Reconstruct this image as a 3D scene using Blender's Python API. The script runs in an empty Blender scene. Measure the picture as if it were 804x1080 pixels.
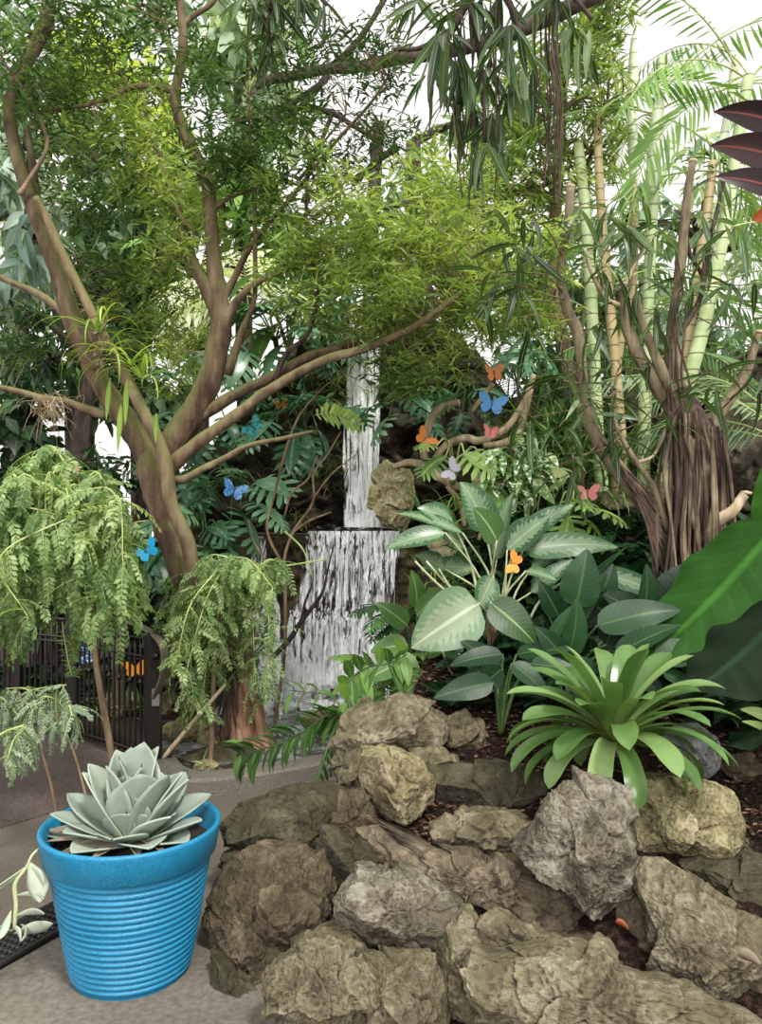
import bpy, bmesh, math, random
import numpy as np
# ------------------------------------------------------------------ frame of the photograph
F, CX, CY, CH = 870.0, 402.0, 540.0, 1.40
RS = np.random.RandomState(7)
random.seed(7)
C = bpy.context.scene.collection
PI = math.pi
def P(px, py, d):
    """a point of the garden seen at (px,py) and standing d metres away"""
    return np.array([(px-CX)/F*d, d, CH-(py-CY)/F*d])
def V3(*a): return np.array(a, float)
def unit(v):
    v = np.asarray(v, float)
    return v/np.maximum(np.linalg.norm(v, axis=-1, keepdims=True), 1e-9)

# ------------------------------------------------------------------ numpy gradient noise
_perm = np.random.RandomState(3).permutation(256); _perm = np.concatenate([_perm]*3)
_g = unit(np.random.RandomState(4).normal(size=(256, 3)))
def noise(p):
    p = np.asarray(p, float); i = np.floor(p).astype(int); f = p-i; i &= 255
    u = f*f*f*(f*(f*6-15)+10)
    def g(a, b, c):
        h = _perm[_perm[_perm[(i[:, 0]+a) & 255]+((i[:, 1]+b) & 255)]+((i[:, 2]+c) & 255)]
        return ((f-np.array([a, b, c]))*_g[h]).sum(1)
    x, y, z = u[:, 0], u[:, 1], u[:, 2]
    l = lambda a, b, t: a+(b-a)*t
    return 1.6*l(l(l(g(0,0,0), g(1,0,0), x), l(g(0,1,0), g(1,1,0), x), y), l(l(g(0,0,1), g(1,0,1), x), l(g(0,1,1), g(1,1,1), x), y), z)
def fbm(p, o=4):
    s = 0; a = 1.
    for k in range(o):
        s = s+a*noise(p*2.03**k+k*17.3); a *= .5
    return s
def ridged(p, o=4):
    s = 0; a = 1.
    for k in range(o):
        s = s+a*(1-2*np.abs(noise(p*2.1**k+k*9.1))); a *= .5
    return s

# ------------------------------------------------------------------ mesh accumulator
class M:
    def __init__(s): s.v = []; s.a = []; s.q = []; s.t = []; s.n = 0
    def add(s, V, Q=None, T=None, A=None):
        V = np.asarray(V, float).reshape(-1, 3)
        s.v.append(V); s.a.append(np.zeros_like(V) if A is None else np.asarray(A, float).reshape(-1, 3))
        if Q is not None and len(Q): s.q.append(np.asarray(Q, int).reshape(-1, 4)+s.n)
        if T is not None and len(T): s.t.append(np.asarray(T, int).reshape(-1, 3)+s.n)
        s.n += len(V); return s
ORG = {}
def set_mesh(me, V, Q, T, A=None):
    nq, nt = len(Q), len(T)
    me.vertices.add(len(V)); me.vertices.foreach_set('co', V.astype(np.float32).ravel())
    me.loops.add(nq*4+nt*3)
    me.loops.foreach_set('vertex_index', np.concatenate([Q.ravel(), T.ravel()]).astype(np.int32))
    me.polygons.add(nq+nt)
    me.polygons.foreach_set('loop_start', np.concatenate([np.arange(nq)*4, nq*4+np.arange(nt)*3]).astype(np.int32))
    me.polygons.foreach_set('use_smooth', np.ones(nq+nt, bool))
    if A is not None:
        at = me.attributes.new('leaf', 'FLOAT_VECTOR', 'POINT'); at.data.foreach_set('vector', A.astype(np.float32).ravel())
    me.update(calc_edges=True); me.validate()
def build(name, m, mat, parent=None, org=None, smooth=True, solid=0):
    V = np.concatenate(m.v) if m.v else np.zeros((0, 3)); A = np.concatenate(m.a) if m.a else np.zeros((0, 3))
    Q = np.concatenate(m.q) if m.q else np.zeros((0, 4), int); T = np.concatenate(m.t) if m.t else np.zeros((0, 3), int)
    if parent is not None: o0 = ORG[parent.name]
    elif org is not None: o0 = np.asarray(org, float)
    else: o0 = V3(V[:, 0].mean(), V[:, 1].mean(), V[:, 2].min())
    me = bpy.data.meshes.new(name); set_mesh(me, V-o0, Q, T, A)
    if not smooth: me.polygons.foreach_set('use_smooth', np.zeros(len(me.polygons), bool))
    me.materials.append(mat)
    o = bpy.data.objects.new(name, me); C.objects.link(o)
    if parent is not None: o.parent = parent
    else: o.location = o0
    ORG[o.name] = o0
    if solid:
        md = o.modifiers.new('thickness', 'SOLIDIFY'); md.thickness = solid; md.offset = 0
    return o
def tag(o, label=None, cat=None, group=None, kind=None):
    if label: o['label'] = label
    if cat: o['category'] = cat
    if group: o['group'] = group
    if kind: o['kind'] = kind
    return o
def thing(name, label, cat, loc, group=None):
    o = bpy.data.objects.new(name, None); o.empty_display_size = .1; C.objects.link(o)
    o.location = loc; ORG[o.name] = np.asarray(loc, float)
    return tag(o, label, cat, group)

# ------------------------------------------------------------------ shapes
def resample(pts, k=5):
    p = np.asarray(pts, float)
    if len(p) < 3: 
        t = np.linspace(0, 1, k+1)[:, None]; return p[0]*(1-t)+p[-1]*t
    q = np.vstack([2*p[0]-p[1], p, 2*p[-1]-p[-2]]); out = []
    for i in range(1, len(q)-2):
        t = np.linspace(0, 1, k, endpoint=False)[:, None]; a, b, c, d = q[i-1], q[i], q[i+1], q[i+2]
        out.append(.5*((2*b)+(-a+c)*t+(2*a-5*b+4*c-d)*t*t+(-a+3*b-3*c+d)*t**3))
    out.append(p[-1:]); return np.vstack(out)
def tube(m, pts, rad, sides=8, k=5, rough=0, tint=.5, caps=True):
    """pts (n,3) with radii (n) in metres, smoothed into a tapering tube"""
    pr = np.hstack([np.asarray(pts, float), np.broadcast_to(np.asarray(rad, float).reshape(-1, 1), (len(pts), 1))])
    s = resample(pr, k); p = s[:, :3]; r = np.maximum(s[:, 3], 3e-4)
    t = unit(np.gradient(p, axis=0)); up = V3(0, 0, 1) if abs(t[0, 2]) < .9 else V3(1, 0, 0)
    n = unit(np.cross(t[0], up)); N = []
    for i in range(len(p)):
        n = unit(n-t[i]*np.dot(n, t[i])); N.append(n)
    N = np.array(N); B = np.cross(t, N); a = np.linspace(0, 2*PI, sides, endpoint=False)
    ring = N[:, None]*np.cos(a)[None, :, None]+B[:, None]*np.sin(a)[None, :, None]
    rr = r[:, None]*np.ones(sides)
    if rough:
        q = (p[:, None]+ring*r[:, None, None]).reshape(-1, 3)
        rr = rr*(1+rough*(fbm(q*9, 3)+.5*ridged(q*V3(30, 30, 6), 2)-.3).reshape(rr.shape))
    V = (p[:, None]+ring*rr[..., None]).reshape(-1, 3)
    i = np.arange(len(p)-1)[:, None]*sides; j = np.arange(sides)[None]; j2 = (j+1) % sides
    Q = np.stack([i+j, i+j2, i+sides+j2, i+sides+j], -1).reshape(-1, 4)
    A = np.stack([np.broadcast_to(np.linspace(0, 1, sides)[None], (len(p), sides)), np.broadcast_to(np.linspace(0, 1, len(p))[:, None], (len(p), sides)), np.full((len(p), sides), tint)], -1).reshape(-1, 3)
    T = []
    if caps:
        L = len(V); V = np.vstack([V, p[0]-t[0]*r[0]*.2, p[-1]+t[-1]*r[-1]*.2]); A = np.vstack([A, A[:2]])
        for s_ in range(sides):
            T.append((L, (s_+1) % sides, s_)); b = (len(p)-1)*sides; T.append((L+1, b+s_, b+(s_+1) % sides))
    m.add(V, Q, T, A); return p
def pxpath(lst, d):
    """[(px,py,radius_px[,extra depth])] -> points and radii at depth d"""
    pts = [P(a[0], a[1], d+(a[3] if len(a) > 3 else 0)) for a in lst]
    return np.array(pts), np.array([a[2]/F*d for a in lst])
def box(m, lo, hi, R=None, c=None):
    lo = np.array(lo, float); hi = np.array(hi, float)
    V = np.array([[x, y, z] for x in (lo[0], hi[0]) for y in (lo[1], hi[1]) for z in (lo[2], hi[2])])
    if R is not None: V = V@np.asarray(R).T
    if c is not None: V = V+c
    m.add(V, [(0,1,3,2),(4,6,7,5),(0,4,5,1),(2,3,7,6),(0,2,6,4),(1,5,7,3)])
def bar(m, a, b, w, h):
    """box bar from a to b, w wide (horizontally), h high"""
    a = np.asarray(a, float); b = np.asarray(b, float); t = unit(b-a)
    s = unit(np.cross(t, V3(0, 0, 1))) if abs(t[2]) < .95 else V3(1, 0, 0); u = np.cross(s, t)
    V = [p+s*i*w/2+u*j*h/2 for p in (a, b) for i in (-1, 1) for j in (-1, 1)]
    m.add(V, [(0,1,3,2),(4,6,7,5),(0,4,5,1),(2,3,7,6),(0,2,6,4),(1,5,7,3)])
def lathe(m, prof, c, seg=96):
    prof = np.array(prof, float); a = np.linspace(0, 2*PI, seg, endpoint=False)
    V = np.stack([prof[:, None, 0]*np.cos(a), prof[:, None, 0]*np.sin(a), prof[:, None, 1]+0*a], -1)+np.asarray(c)
    n = len(prof); i = np.arange(n-1)[:, None]*seg; j = np.arange(seg)[None]; j2 = (j+1) % seg
    m.add(V.reshape(-1, 3), np.stack([i+j, i+j2, i+seg+j2, i+seg+j], -1).reshape(-1, 4))

# ------------------------------------------------------------------ leaves
PROF = {
 'lance': lambda t: np.sin(PI*np.clip(t, 0, 1)**.75)**.9,
 'ovate': lambda t: np.sin(PI*np.clip(t, 0, 1)**.62)**.75,
 'heart': lambda t: np.where(t < .12, .55+.45*np.sin(t/.12*PI/2), np.cos((t-.12)/.88*PI/2)**.75),
 'strap': lambda t: np.minimum(1, .62+.5*t)*np.clip((1-t)/.16, 0, 1)**.5,
 'blade': lambda t: np.minimum(1, .5+3*t)*np.clip(1-t, 0, 1)**.6,
 'agave': lambda t: np.clip((.42+.58*np.sin(PI/2*np.clip(t/.6, 0, 1)))*np.where(t > .6, np.cos((t-.6)/.4*PI/2)**.8, 1), .01, 1),
 'obov': lambda t: np.sin(PI*np.clip(t, 0, 1)**1.3)**.8,
}
def frames(y, n):
    y = unit(y); x = unit(np.cross(y, n)); z = np.cross(x, y)
    return np.stack([x, y, z], -1)
def tmpl(prof, w, n=4, fold=.3, droop=.3):
    """flat template leaf along +y, length 1"""
    t = np.linspace(0, 1, n+1); ww = PROF[prof](t)*w/2; a = -droop*t
    yy = np.concatenate([[0], np.cumsum(np.cos(a[1:])/n)]); zz = np.concatenate([[0], np.cumsum(np.sin(a[1:])/n)])
    V = []; A = []
    for i in range(n+1):
        for u in (-1, 0, 1):
            V.append((u*ww[i], yy[i], zz[i]+abs(u)*ww[i]*fold)); A.append((u, t[i], 0))
    Q = [(i*3+k, i*3+k+1, i*3+k+4, i*3+k+3) for i in range(n) for k in (0, 1)]
    return np.array(V), np.array(Q), np.array(A)
def tdiamond(w, fold=.15):
    V = np.array([(0,0,0),(w/2,.42,fold*w),(0,1,-.06),(-w/2,.42,fold*w)]); A = np.array([(0,0,0),(1,.4,0),(0,1,0),(-1,.4,0)])
    return V, np.array([(0,1,2,3)]), A
def scatter(m, T, pos, y, n, sc, tint):
    V, Q, A = T; k = len(pos); R = frames(y, n)
    W = np.einsum('kij,vj->kvi', R, V)*np.asarray(sc).reshape(-1, 1, 1)+np.asarray(pos)[:, None]
    AA = np.broadcast_to(A, (k,)+A.shape).copy(); AA[..., 2] = np.asarray(tint).reshape(-1, 1)
    QQ = Q[None]+(np.arange(k)*len(V))[:, None, None]
    m.add(W, QQ, None, AA)
def leaf(m, base, d, L, W, prof='lance', droop=.8, roll=0, fold=.15, n=12, nx=4, tint=.5, wave=0, split=None, side=None, vein=0):
    """one big leaf: starts along d and bends towards the ground by droop radians"""
    base = np.asarray(base, float); d = unit(d)
    if side is None:
        s = np.cross(d, V3(0, 0, 1)); s = V3(1, 0, 0) if np.linalg.norm(s) < .05 else unit(s)
    else: s = unit(np.asarray(side, float)-d*np.dot(side, d))
    t = np.linspace(0, 1, n+1); p = base.copy(); pts = []; S = []; N = []
    dirv = d.copy(); w = PROF[prof](t)*W/2
    for i in range(n+1):
        pts.append(p.copy()); nn = unit(np.cross(s, dirv)); 
        c, q = math.cos(roll), math.sin(roll); S.append(s*c+nn*q); N.append(nn*c-s*q)
        b = droop/n*(.5+1.0*t[i]); dirv = unit(dirv*math.cos(b)-nn*math.sin(b)) if side is not None or True else dirv
        p = p+dirv*L/n
    pts, S, N = map(np.array, (pts, S, N)); u = np.linspace(-1, 1, nx+1)
    off = (np.abs(u)**1.3)[None]*w[:, None]*fold
    if wave: off = off+wave*np.sin(t*PI*7+RS.rand()*6)[:, None]*(np.abs(u)**2)[None]*W
    if vein: off = off+vein*W*np.sin((t[:, None]-np.abs(u)[None]*.16)*PI*2*9)*np.sin(np.abs(u)*PI)[None]
    V = pts[:, None]+S[:, None]*(u[None]*w[:, None])[..., None]+N[:, None]*off[..., None]
    A = np.stack([np.broadcast_to(u[None], off.shape), np.broadcast_to(t[:, None], off.shape), np.full(off.shape, tint)], -1)
    i = np.arange(n)[:, None]*(nx+1); j = np.arange(nx)[None]
    m.add(V, np.stack([i+j, i+j+1, i+nx+2+j, i+nx+1+j], -1).reshape(-1, 4), None, A)
    return pts[-1]
def spine(base, d, L, droop, n=16):
    base = np.asarray(base, float); d = unit(d); s = np.cross(d, V3(0, 0, 1)); s = V3(1, 0, 0) if np.linalg.norm(s) < .05 else unit(s)
    p = base.copy(); out = []; D = []; v = d.copy(); N = []
    for i in range(n+1):
        nn = unit(np.cross(s, v)); out.append(p.copy()); D.append(v.copy()); N.append(nn); b = droop/n
        v = unit(v*math.cos(b)-nn*math.sin(b)); p = p+v*L/n
    return np.array(out), np.array(D), s, np.array(N)
def frond(m, ms, base, d, L, pairs=20, ll=.3, lw=.03, droop=.9, ang=60, start=.15, hang=.3, prof='lance', tint=.5, r=.004, shape='palm', jit=.1, roll=0, T=None, tip=True):
    """pinnate leaf: a rib (into ms) with leaflets (into m)"""
    p, D, s, N = spine(base, d, L, droop, 18)
    c, q = math.cos(roll), math.sin(roll); S = s[None]*c+N*q; N2 = N*c-s[None]*q
    if ms is not None: tube(ms, p[::2], np.linspace(r, r*.25, len(p[::2])), 5, 2, tint=tint)
    t = np.linspace(start, .985, pairs); idx = t*18; i0 = np.clip(idx.astype(int), 0, 17); f = (idx-i0)[:, None]
    pp = p[i0]*(1-f)+p[i0+1]*f; dd = unit(D[i0]*(1-f)+D[i0+1]*f); nn = N2[i0]; ss = S[i0]
    if shape == 'palm': ln = ll*(.35+.65*np.sin(PI*np.clip((t-start)/(1-start), 0, 1)**.8*.93+.1))
    elif shape == 'even': ln = ll*(1-.25*t)
    else: ln = ll*np.sin(PI*np.clip((t-start)/(1-start)*.9+.1, 0, 1))**.6
    T = T or tmpl(prof, lw/ll, 3, .3, .35)
    for sg in (-1, 1):
        a = math.radians(ang)*(1-.35*t)[:, None]+RS.normal(size=(pairs, 1))*jit*.5
        y = dd*np.cos(a)+ss*sg*np.sin(a)+nn*RS.normal(size=(pairs, 1))*jit
        y[:, 2] -= hang; 
        scatter(m, T, pp, y, nn+RS.normal(size=(pairs, 3))*jit, ln*(1+.1*RS.normal(size=pairs)), np.clip(tint+.12*RS.normal(size=pairs), 0, 1))
    if tip: scatter(m, T, p[-1:], D[-1:], N2[-1:], [ln[-1]], [tint])
    return p
def splitleaf(m, base, d, L, W, lobes=6, tint=.5, droop=.6, roll=0, side=None, gap=.35):
    """deeply cut philodendron leaf: a blade strip with finger lobes"""
    base = np.asarray(base, float); d = unit(d)
    s0 = np.cross(d, V3(0, 0, 1)); s0 = V3(1, 0, 0) if np.linalg.norm(s0) < .05 else unit(s0)
    p, D, s, N = spine(base, d, L, droop, 16)
    c, q = math.cos(roll), math.sin(roll); S = s[None]*c+N*q; N2 = N*c-s[None]*q
    t = np.linspace(0, 1, 17); w = (.28+.1*np.sin(t*PI))*W*np.sin(PI*np.clip(t*.93+.07, 0, 1))**.7
    V = np.stack([p-S*w[:, None]/2+N2*w[:, None]*.08, p, p+S*w[:, None]/2+N2*w[:, None]*.08], 1)
    A = np.stack([np.tile([-.4, 0, .4], (17, 1)), np.repeat(t[:, None], 3, 1), np.full((17, 3), tint)], -1)
    Q = [(i*3+k, i*3+k+1, i*3+k+4, i*3+k+3) for i in range(16) for k in (0, 1)]
    m.add(V, Q, None, A)
    T = tmpl('strap', (1-gap)*L/lobes*1.25/(W*.5), 4, .12, .45)
    tt = np.linspace(.03, .93, lobes); ii = (tt*16).astype(int)
    ln = W*.55*np.sin(PI*np.clip(tt*.8+.16, 0, 1))**.6
    for sg in (-1, 1):
        a = np.radians(112-85*tt)[:, None]
        y = D[ii]*np.cos(a)+S[ii]*sg*np.sin(a)
        scatter(m, T, p[ii], y, N2[ii], ln, np.clip(tint+.06*RS.normal(size=lobes), 0, 1))
    return p[-1]
def blob(b, n):
    """n random points in an ellipsoid (px,py,rx,ry,d0,d1)"""
    u = unit(RS.normal(size=(n, 3)))*(RS.rand(n, 1)**.45)
    px = b[0]+b[2]*u[:, 0]; py = b[1]+b[3]*u[:, 1]; dm, dr = (b[4]+b[5])/2, (b[5]-b[4])/2; d = dm+dr*u[:, 2]
    return np.stack([(px-CX)/F*dm*(.6+.4*d/dm), d, CH-(py-CY)/F*dm], -1)
def rosettes(m, cen, k, T, size, up=(-.6, .5), tint=.5, tv=.18, ms=None, spread=.02):
    """k leaves around every centre, hanging or lifted between the two elevations"""
    n = len(cen); az = (np.arange(k)[None]/k+RS.rand(n, 1))*2*PI+RS.normal(size=(n, k))*.25
    el = RS.uniform(up[0], up[1], (n, k)); y = np.stack([np.cos(az)*np.cos(el), np.sin(az)*np.cos(el), np.sin(el)], -1).reshape(-1, 3)
    nn = np.tile([0, 0, 1.], (n*k, 1))+RS.normal(size=(n*k, 3))*.35
    nn = np.where(np.abs((unit(nn)*unit(y)).sum(1, keepdims=True)) > .95, nn+V3(.6, -.3, 0), nn)
    pos = np.repeat(cen, k, 0)+y*spread+RS.normal(size=(n*k, 3))*spread
    tn = np.clip(np.repeat(np.asarray(tint)*np.ones(n)+RS.normal(size=n)*tv*.7, k)+RS.normal(size=n*k)*tv, 0, 1)
    scatter(m, T, pos, y, nn, size*RS.uniform(.65, 1.15, n*k), tn)
def twigs(ms, frm, cen, r=.002, sides=3):
    """thin shoots from the nearest sampled branch point to every spray centre"""
    for c in cen:
        dd = ((frm-c)**2).sum(1); b = frm[dd.argmin()]
        L = math.sqrt(dd.min())
        if L > 1.1: b = c+unit(b-c)*.5
        mid = (b+c)/2+RS.normal(size=3)*L*.1+V3(0, 0, .05*L)
        tube(ms, [b, mid, c], [r*1.6, r*1.2, r*.5], sides, 3, caps=False)
# ------------------------------------------------------------------ materials
def nt(name):
    m = bpy.data.materials.new(name); m.use_nodes = True; t = m.node_tree
    for n in list(t.nodes): t.nodes.remove(n)
    o = t.nodes.new('ShaderNodeOutputMaterial'); return m, t, o
def N(t, k, **kw):
    n = t.nodes.new(k)
    for a, b in kw.items():
        if a in n.inputs: n.inputs[a].default_value = b
        else: setattr(n, a, b)
    return n
def ramp(t, fac, stops, interp='LINEAR'):
    r = t.nodes.new('ShaderNodeValToRGB'); r.color_ramp.interpolation = interp; e = r.color_ramp.elements
    while len(e) > 1: e.remove(e[-1])
    for i, (p, c) in enumerate(stops):
        x = e[0] if i == 0 else e.new(p)
        x.position = p; x.color = (c, c, c, 1) if isinstance(c, (int, float)) else tuple(c)+(1,)
    t.links.new(fac, r.inputs[0]); return r.outputs[0]
def mixc(t, f, a, b, mode='MIX'):
    n = t.nodes.new('ShaderNodeMix'); n.data_type = 'RGBA'; n.blend_type = mode
    for s, v in ((n.inputs[0], f), (n.inputs[6], a), (n.inputs[7], b)):
        if isinstance(v, (int, float)): s.default_value = v
        elif isinstance(v, tuple): s.default_value = v+(1,) if len(v) == 3 else v
        else: t.links.new(v, s)
    return n.outputs[2]
def math_(t, op, a, b=None, c=None):
    n = t.nodes.new('ShaderNodeMath'); n.operation = op
    for i, v in enumerate((a, b, c)):
        if v is None: continue
        if isinstance(v, (int, float)): n.inputs[i].default_value = v
        else: t.links.new(v, n.inputs[i])
    return n.outputs[0]
def tex(t, sc, detail=4, rough=.55, vec=None, scale3=None, dist=0, kind='Noise'):
    co = t.nodes.new('ShaderNodeTexCoord').outputs['Object'] if vec is None else vec
    if scale3:
        mp = t.nodes.new('ShaderNodeMapping'); mp.inputs['Scale'].default_value = scale3; t.links.new(co, mp.inputs[0]); co = mp.outputs[0]
    n = t.nodes.new('ShaderNodeTexNoise'); n.inputs['Scale'].default_value = sc; n.inputs['Detail'].default_value = detail
    n.inputs['Roughness'].default_value = rough; n.inputs['Distortion'].default_value = dist; t.links.new(co, n.inputs['Vector'])
    return n.outputs[0]
def bump(t, h, s=.3, dist=.01, prev=None):
    b = t.nodes.new('ShaderNodeBump'); b.inputs['Strength'].default_value = s; b.inputs['Distance'].default_value = dist
    t.links.new(h, b.inputs['Height'])
    if prev is not None: t.links.new(prev, b.inputs['Normal'])
    return b.outputs[0]
def pbr(t, o, col, rough=.6, nor=None, spec=.4, metal=0):
    b = t.nodes.new('ShaderNodeBsdfPrincipled')
    if isinstance(col, tuple): b.inputs['Base Color'].default_value = col+(1,)
    else: t.links.new(col, b.inputs['Base Color'])
    if isinstance(rough, (int, float)): b.inputs['Roughness'].default_value = rough
    else: t.links.new(rough, b.inputs['Roughness'])
    b.inputs['Specular IOR Level'].default_value = spec; b.inputs['Metallic'].default_value = metal
    if nor is not None: t.links.new(nor, b.inputs['Normal'])
    if o is not None: t.links.new(b.outputs[0], o.inputs[0])
    return b
def leafmat(name, dark, mid, light, trans=.35, rough=.42, rib=None, pattern=None, pcol=None, spec=.45, veins=.12):
    m, t, o = nt(name); at = N(t, 'ShaderNodeAttribute', attribute_name='leaf'); sp = t.nodes.new('ShaderNodeSeparateXYZ')
    t.links.new(at.outputs['Vector'], sp.inputs[0]); u, v, k = sp.outputs
    col = ramp(t, k, [(.05, dark), (.5, mid), (.95, light)])
    au = math_(t, 'ABSOLUTE', u)
    if pattern == 'edge':      # silvery middle, green margin, feathered
        nz = tex(t, 48, 3); f = math_(t, 'ADD', math_(t, 'MULTIPLY', math_(t, 'SUBTRACT', 1, au), 1.2), math_(t, 'MULTIPLY', math_(t, 'SUBTRACT', nz, .5), 1.2))
        wv = math_(t, 'MULTIPLY', math_(t, 'SINE', math_(t, 'MULTIPLY', math_(t, 'SUBTRACT', v, math_(t, 'MULTIPLY', au, .2)), 70.)), .16)
        col = mixc(t, ramp(t, math_(t, 'ADD', f, wv), [(.42, 0.), (.62, 1.)]), col, pcol)
    elif pattern == 'spots':
        nz = tex(t, 45, 2); col = mixc(t, ramp(t, nz, [(.52, 0.), (.58, 1.)]), col, pcol)
    elif pattern == 'tip':
        col = mixc(t, ramp(t, v, [(.55, 0.), (1., 1.)]), col, pcol)
    elif pattern == 'base':
        col = mixc(t, ramp(t, v, [(.0, 1.), (.3, 0.)]), col, pcol)
    if veins:
        wv = math_(t, 'SINE', math_(t, 'MULTIPLY', math_(t, 'SUBTRACT', v, math_(t, 'MULTIPLY', au, .18)), 75.))
        col = mixc(t, math_(t, 'MULTIPLY', ramp(t, wv, [(.6, 0.), (1., 1.)]), veins), col, light)
    if rib: col = mixc(t, ramp(t, au, [(.03, .8), (.1, 0.)]), col, rib)
    nz = tex(t, 6, 3); col = mixc(t, .35, col, ramp(t, nz, [(.3, .25), (.7, .85)]), 'OVERLAY')
    b = pbr(t, None, col, rough, None, spec)
    tr = t.nodes.new('ShaderNodeBsdfTranslucent'); t.links.new(mixc(t, 1., col, (1.5, 1.5, .75), 'MULTIPLY'), tr.inputs[0])
    mx = t.nodes.new('ShaderNodeMixShader'); mx.inputs[0].default_value = trans
    t.links.new(b.outputs[0], mx.inputs[1]); t.links.new(tr.outputs[0], mx.inputs[2]); t.links.new(mx.outputs[0], o.inputs[0])
    return m
def barkmat(name, a, b, c, sc=18, stretch=(1, 1, .25), bs=.6, rough=.85, moss=None):
    m, t, o = nt(name); n1 = tex(t, sc, 6, .6, scale3=stretch); n2 = tex(t, 5, 3)
    col = ramp(t, n1, [(.3, a), (.5, b), (.7, c)])
    col = mixc(t, .5, col, ramp(t, n2, [(.3, .25), (.7, .8)]), 'OVERLAY')
    if moss:
        g = t.nodes.new('ShaderNodeNewGeometry'); s = t.nodes.new('ShaderNodeSeparateXYZ'); t.links.new(g.outputs['Normal'], s.inputs[0])
        f = math_(t, 'MULTIPLY', ramp(t, math_(t, 'ADD', s.outputs[2], math_(t, 'MULTIPLY', n2, .9)), [(.35, 0.), (.8, 1.)]), .7)
        col = mixc(t, f, col, moss)
    pbr(t, o, col, rough, bump(t, n1, bs, .01), .25); return m
def rockmat(name, dark, mid, light, moss=None, bs=.8, lich=None, mossamt=.6, crevice_shade=(.035,.022,.015)):
    m, t, o = nt(name)
    n1 = tex(t, 9, 8, .62, dist=.3); n2 = tex(t, 55, 6, .7); n3 = tex(t, 3.2, 4); 
    col = ramp(t, math_(t, 'ADD', math_(t, 'MULTIPLY', n1, .7), math_(t, 'MULTIPLY', n2, .3)), [(.36, dark), (.5, mid), (.62, light)])
    if lich: col = mixc(t, math_(t, 'MULTIPLY', ramp(t, tex(t, 7, 5, .7), [(.52, 0.), (.62, 1.)]), .7), col, lich)
    g = t.nodes.new('ShaderNodeNewGeometry'); s = t.nodes.new('ShaderNodeSeparateXYZ'); t.links.new(g.outputs['Normal'], s.inputs[0])
    if moss:
        f = math_(t, 'MULTIPLY', ramp(t, math_(t, 'ADD', math_(t, 'MULTIPLY', s.outputs[2], .25), n3), [(.42, 0.), (.66, 1.)]), mossamt)
        col = mixc(t, f, col, moss)
    # cracks, plus shade of the hollows painted into the colour by pointiness
    vo = t.nodes.new('ShaderNodeTexNoise'); vo.inputs['Scale'].default_value = 5; vo.inputs['Detail'].default_value = 5; vo.inputs['Distortion'].default_value = 1.2
    co = t.nodes.new('ShaderNodeTexCoord'); t.links.new(co.outputs['Object'], vo.inputs['Vector'])
    crk = ramp(t, math_(t, 'ABSOLUTE', math_(t, 'SUBTRACT', vo.outputs[0], .5)), [(0., 0.), (.022, 1.)])
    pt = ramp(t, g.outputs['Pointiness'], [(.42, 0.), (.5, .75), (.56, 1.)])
    col = mixc(t, math_(t, 'SUBTRACT', 1, math_(t, 'MULTIPLY', pt, math_(t, 'ADD', .75, math_(t, 'MULTIPLY', crk, .25)))), col, crevice_shade)
    pit = ramp(t, tex(t, 30, 4, .6), [(.36, 0.), (.46, 1.)])
    h = math_(t, 'ADD', math_(t, 'MULTIPLY', n1, 1.), math_(t, 'ADD', math_(t, 'MULTIPLY', n2, .45), math_(t, 'ADD', math_(t, 'MULTIPLY', pit, .35), math_(t, 'MULTIPLY', crk, .2))))
    pbr(t, o, col, .88, bump(t, h, bs, .02), .25); return m
def plain(name, col, rough=.5, metal=0, bs=0, sc=40, var=.0, spec=.4):
    m, t, o = nt(name); n = tex(t, sc, 4)
    c = mixc(t, var, col, ramp(t, n, [(.3, .2), (.7, .85)]), 'OVERLAY') if var else mixc(t, 0., col, col)
    pbr(t, o, c, rough, bump(t, n, bs, .005) if bs else None, spec, metal); return m

G = {}
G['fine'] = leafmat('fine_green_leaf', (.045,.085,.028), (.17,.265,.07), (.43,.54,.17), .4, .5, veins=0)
G['finedark'] = leafmat('fine_shade_painted_leaf', (.02,.05,.018), (.06,.12,.035), (.16,.28,.07), .35, .5, veins=0)  # darker copy of the fine leaf, shade painted into its green
G['pinn'] = leafmat('feathery_leaf', (.06,.125,.04), (.2,.31,.11), (.46,.56,.27), .4, .5, veins=0)
G['grey'] = leafmat('grey_feathery_leaf', (.08,.13,.09), (.18,.25,.17), (.34,.42,.28), .3, .55, veins=0)
G['broad'] = leafmat('broad_dark_leaf', (.012,.035,.016), (.03,.08,.03), (.09,.19,.06), .22, .33, (.12,.2,.08), veins=.1)
G['mid'] = leafmat('mid_green_leaf', (.03,.08,.022), (.09,.2,.045), (.25,.42,.1), .33, .4, (.3,.42,.16))
G['yel'] = leafmat('yellow_green_leaf', (.1,.2,.03), (.28,.44,.07), (.6,.7,.18), .4, .42, (.5,.6,.25))
G['far'] = leafmat('distant_leaf', (.06,.12,.055), (.14,.23,.11), (.38,.48,.28), .35, .5, veins=0)  # greyed green, some distance haze painted into the colour
G['haze'] = leafmat('haze_tinted_leaf', (.13,.21,.14), (.25,.36,.24), (.55,.64,.48), .4, .55, veins=0)  # haze of the air painted in as paler leaf colours
G['blue'] = leafmat('blue_grey_leaf', (.1,.17,.15), (.2,.3,.26), (.5,.6,.54), .3, .4, (.4,.5,.42), veins=0)
G['pale'] = leafmat('glare_painted_leaf', (.45,.55,.4), (.7,.78,.62), (.9,.93,.85), .4, .4, veins=0)  # near white, overexposed light painted into the leaf colour
G['philo'] = leafmat('cut_leaf', (.03,.1,.045), (.07,.2,.1), (.26,.46,.28), .25, .24, (.2,.34,.2), spec=.6, veins=.08)
G['phlight'] = leafmat('cut_leaf_light', (.1,.22,.05), (.26,.44,.11), (.5,.64,.25), .35, .33, (.6,.7,.4), veins=.12)
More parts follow.
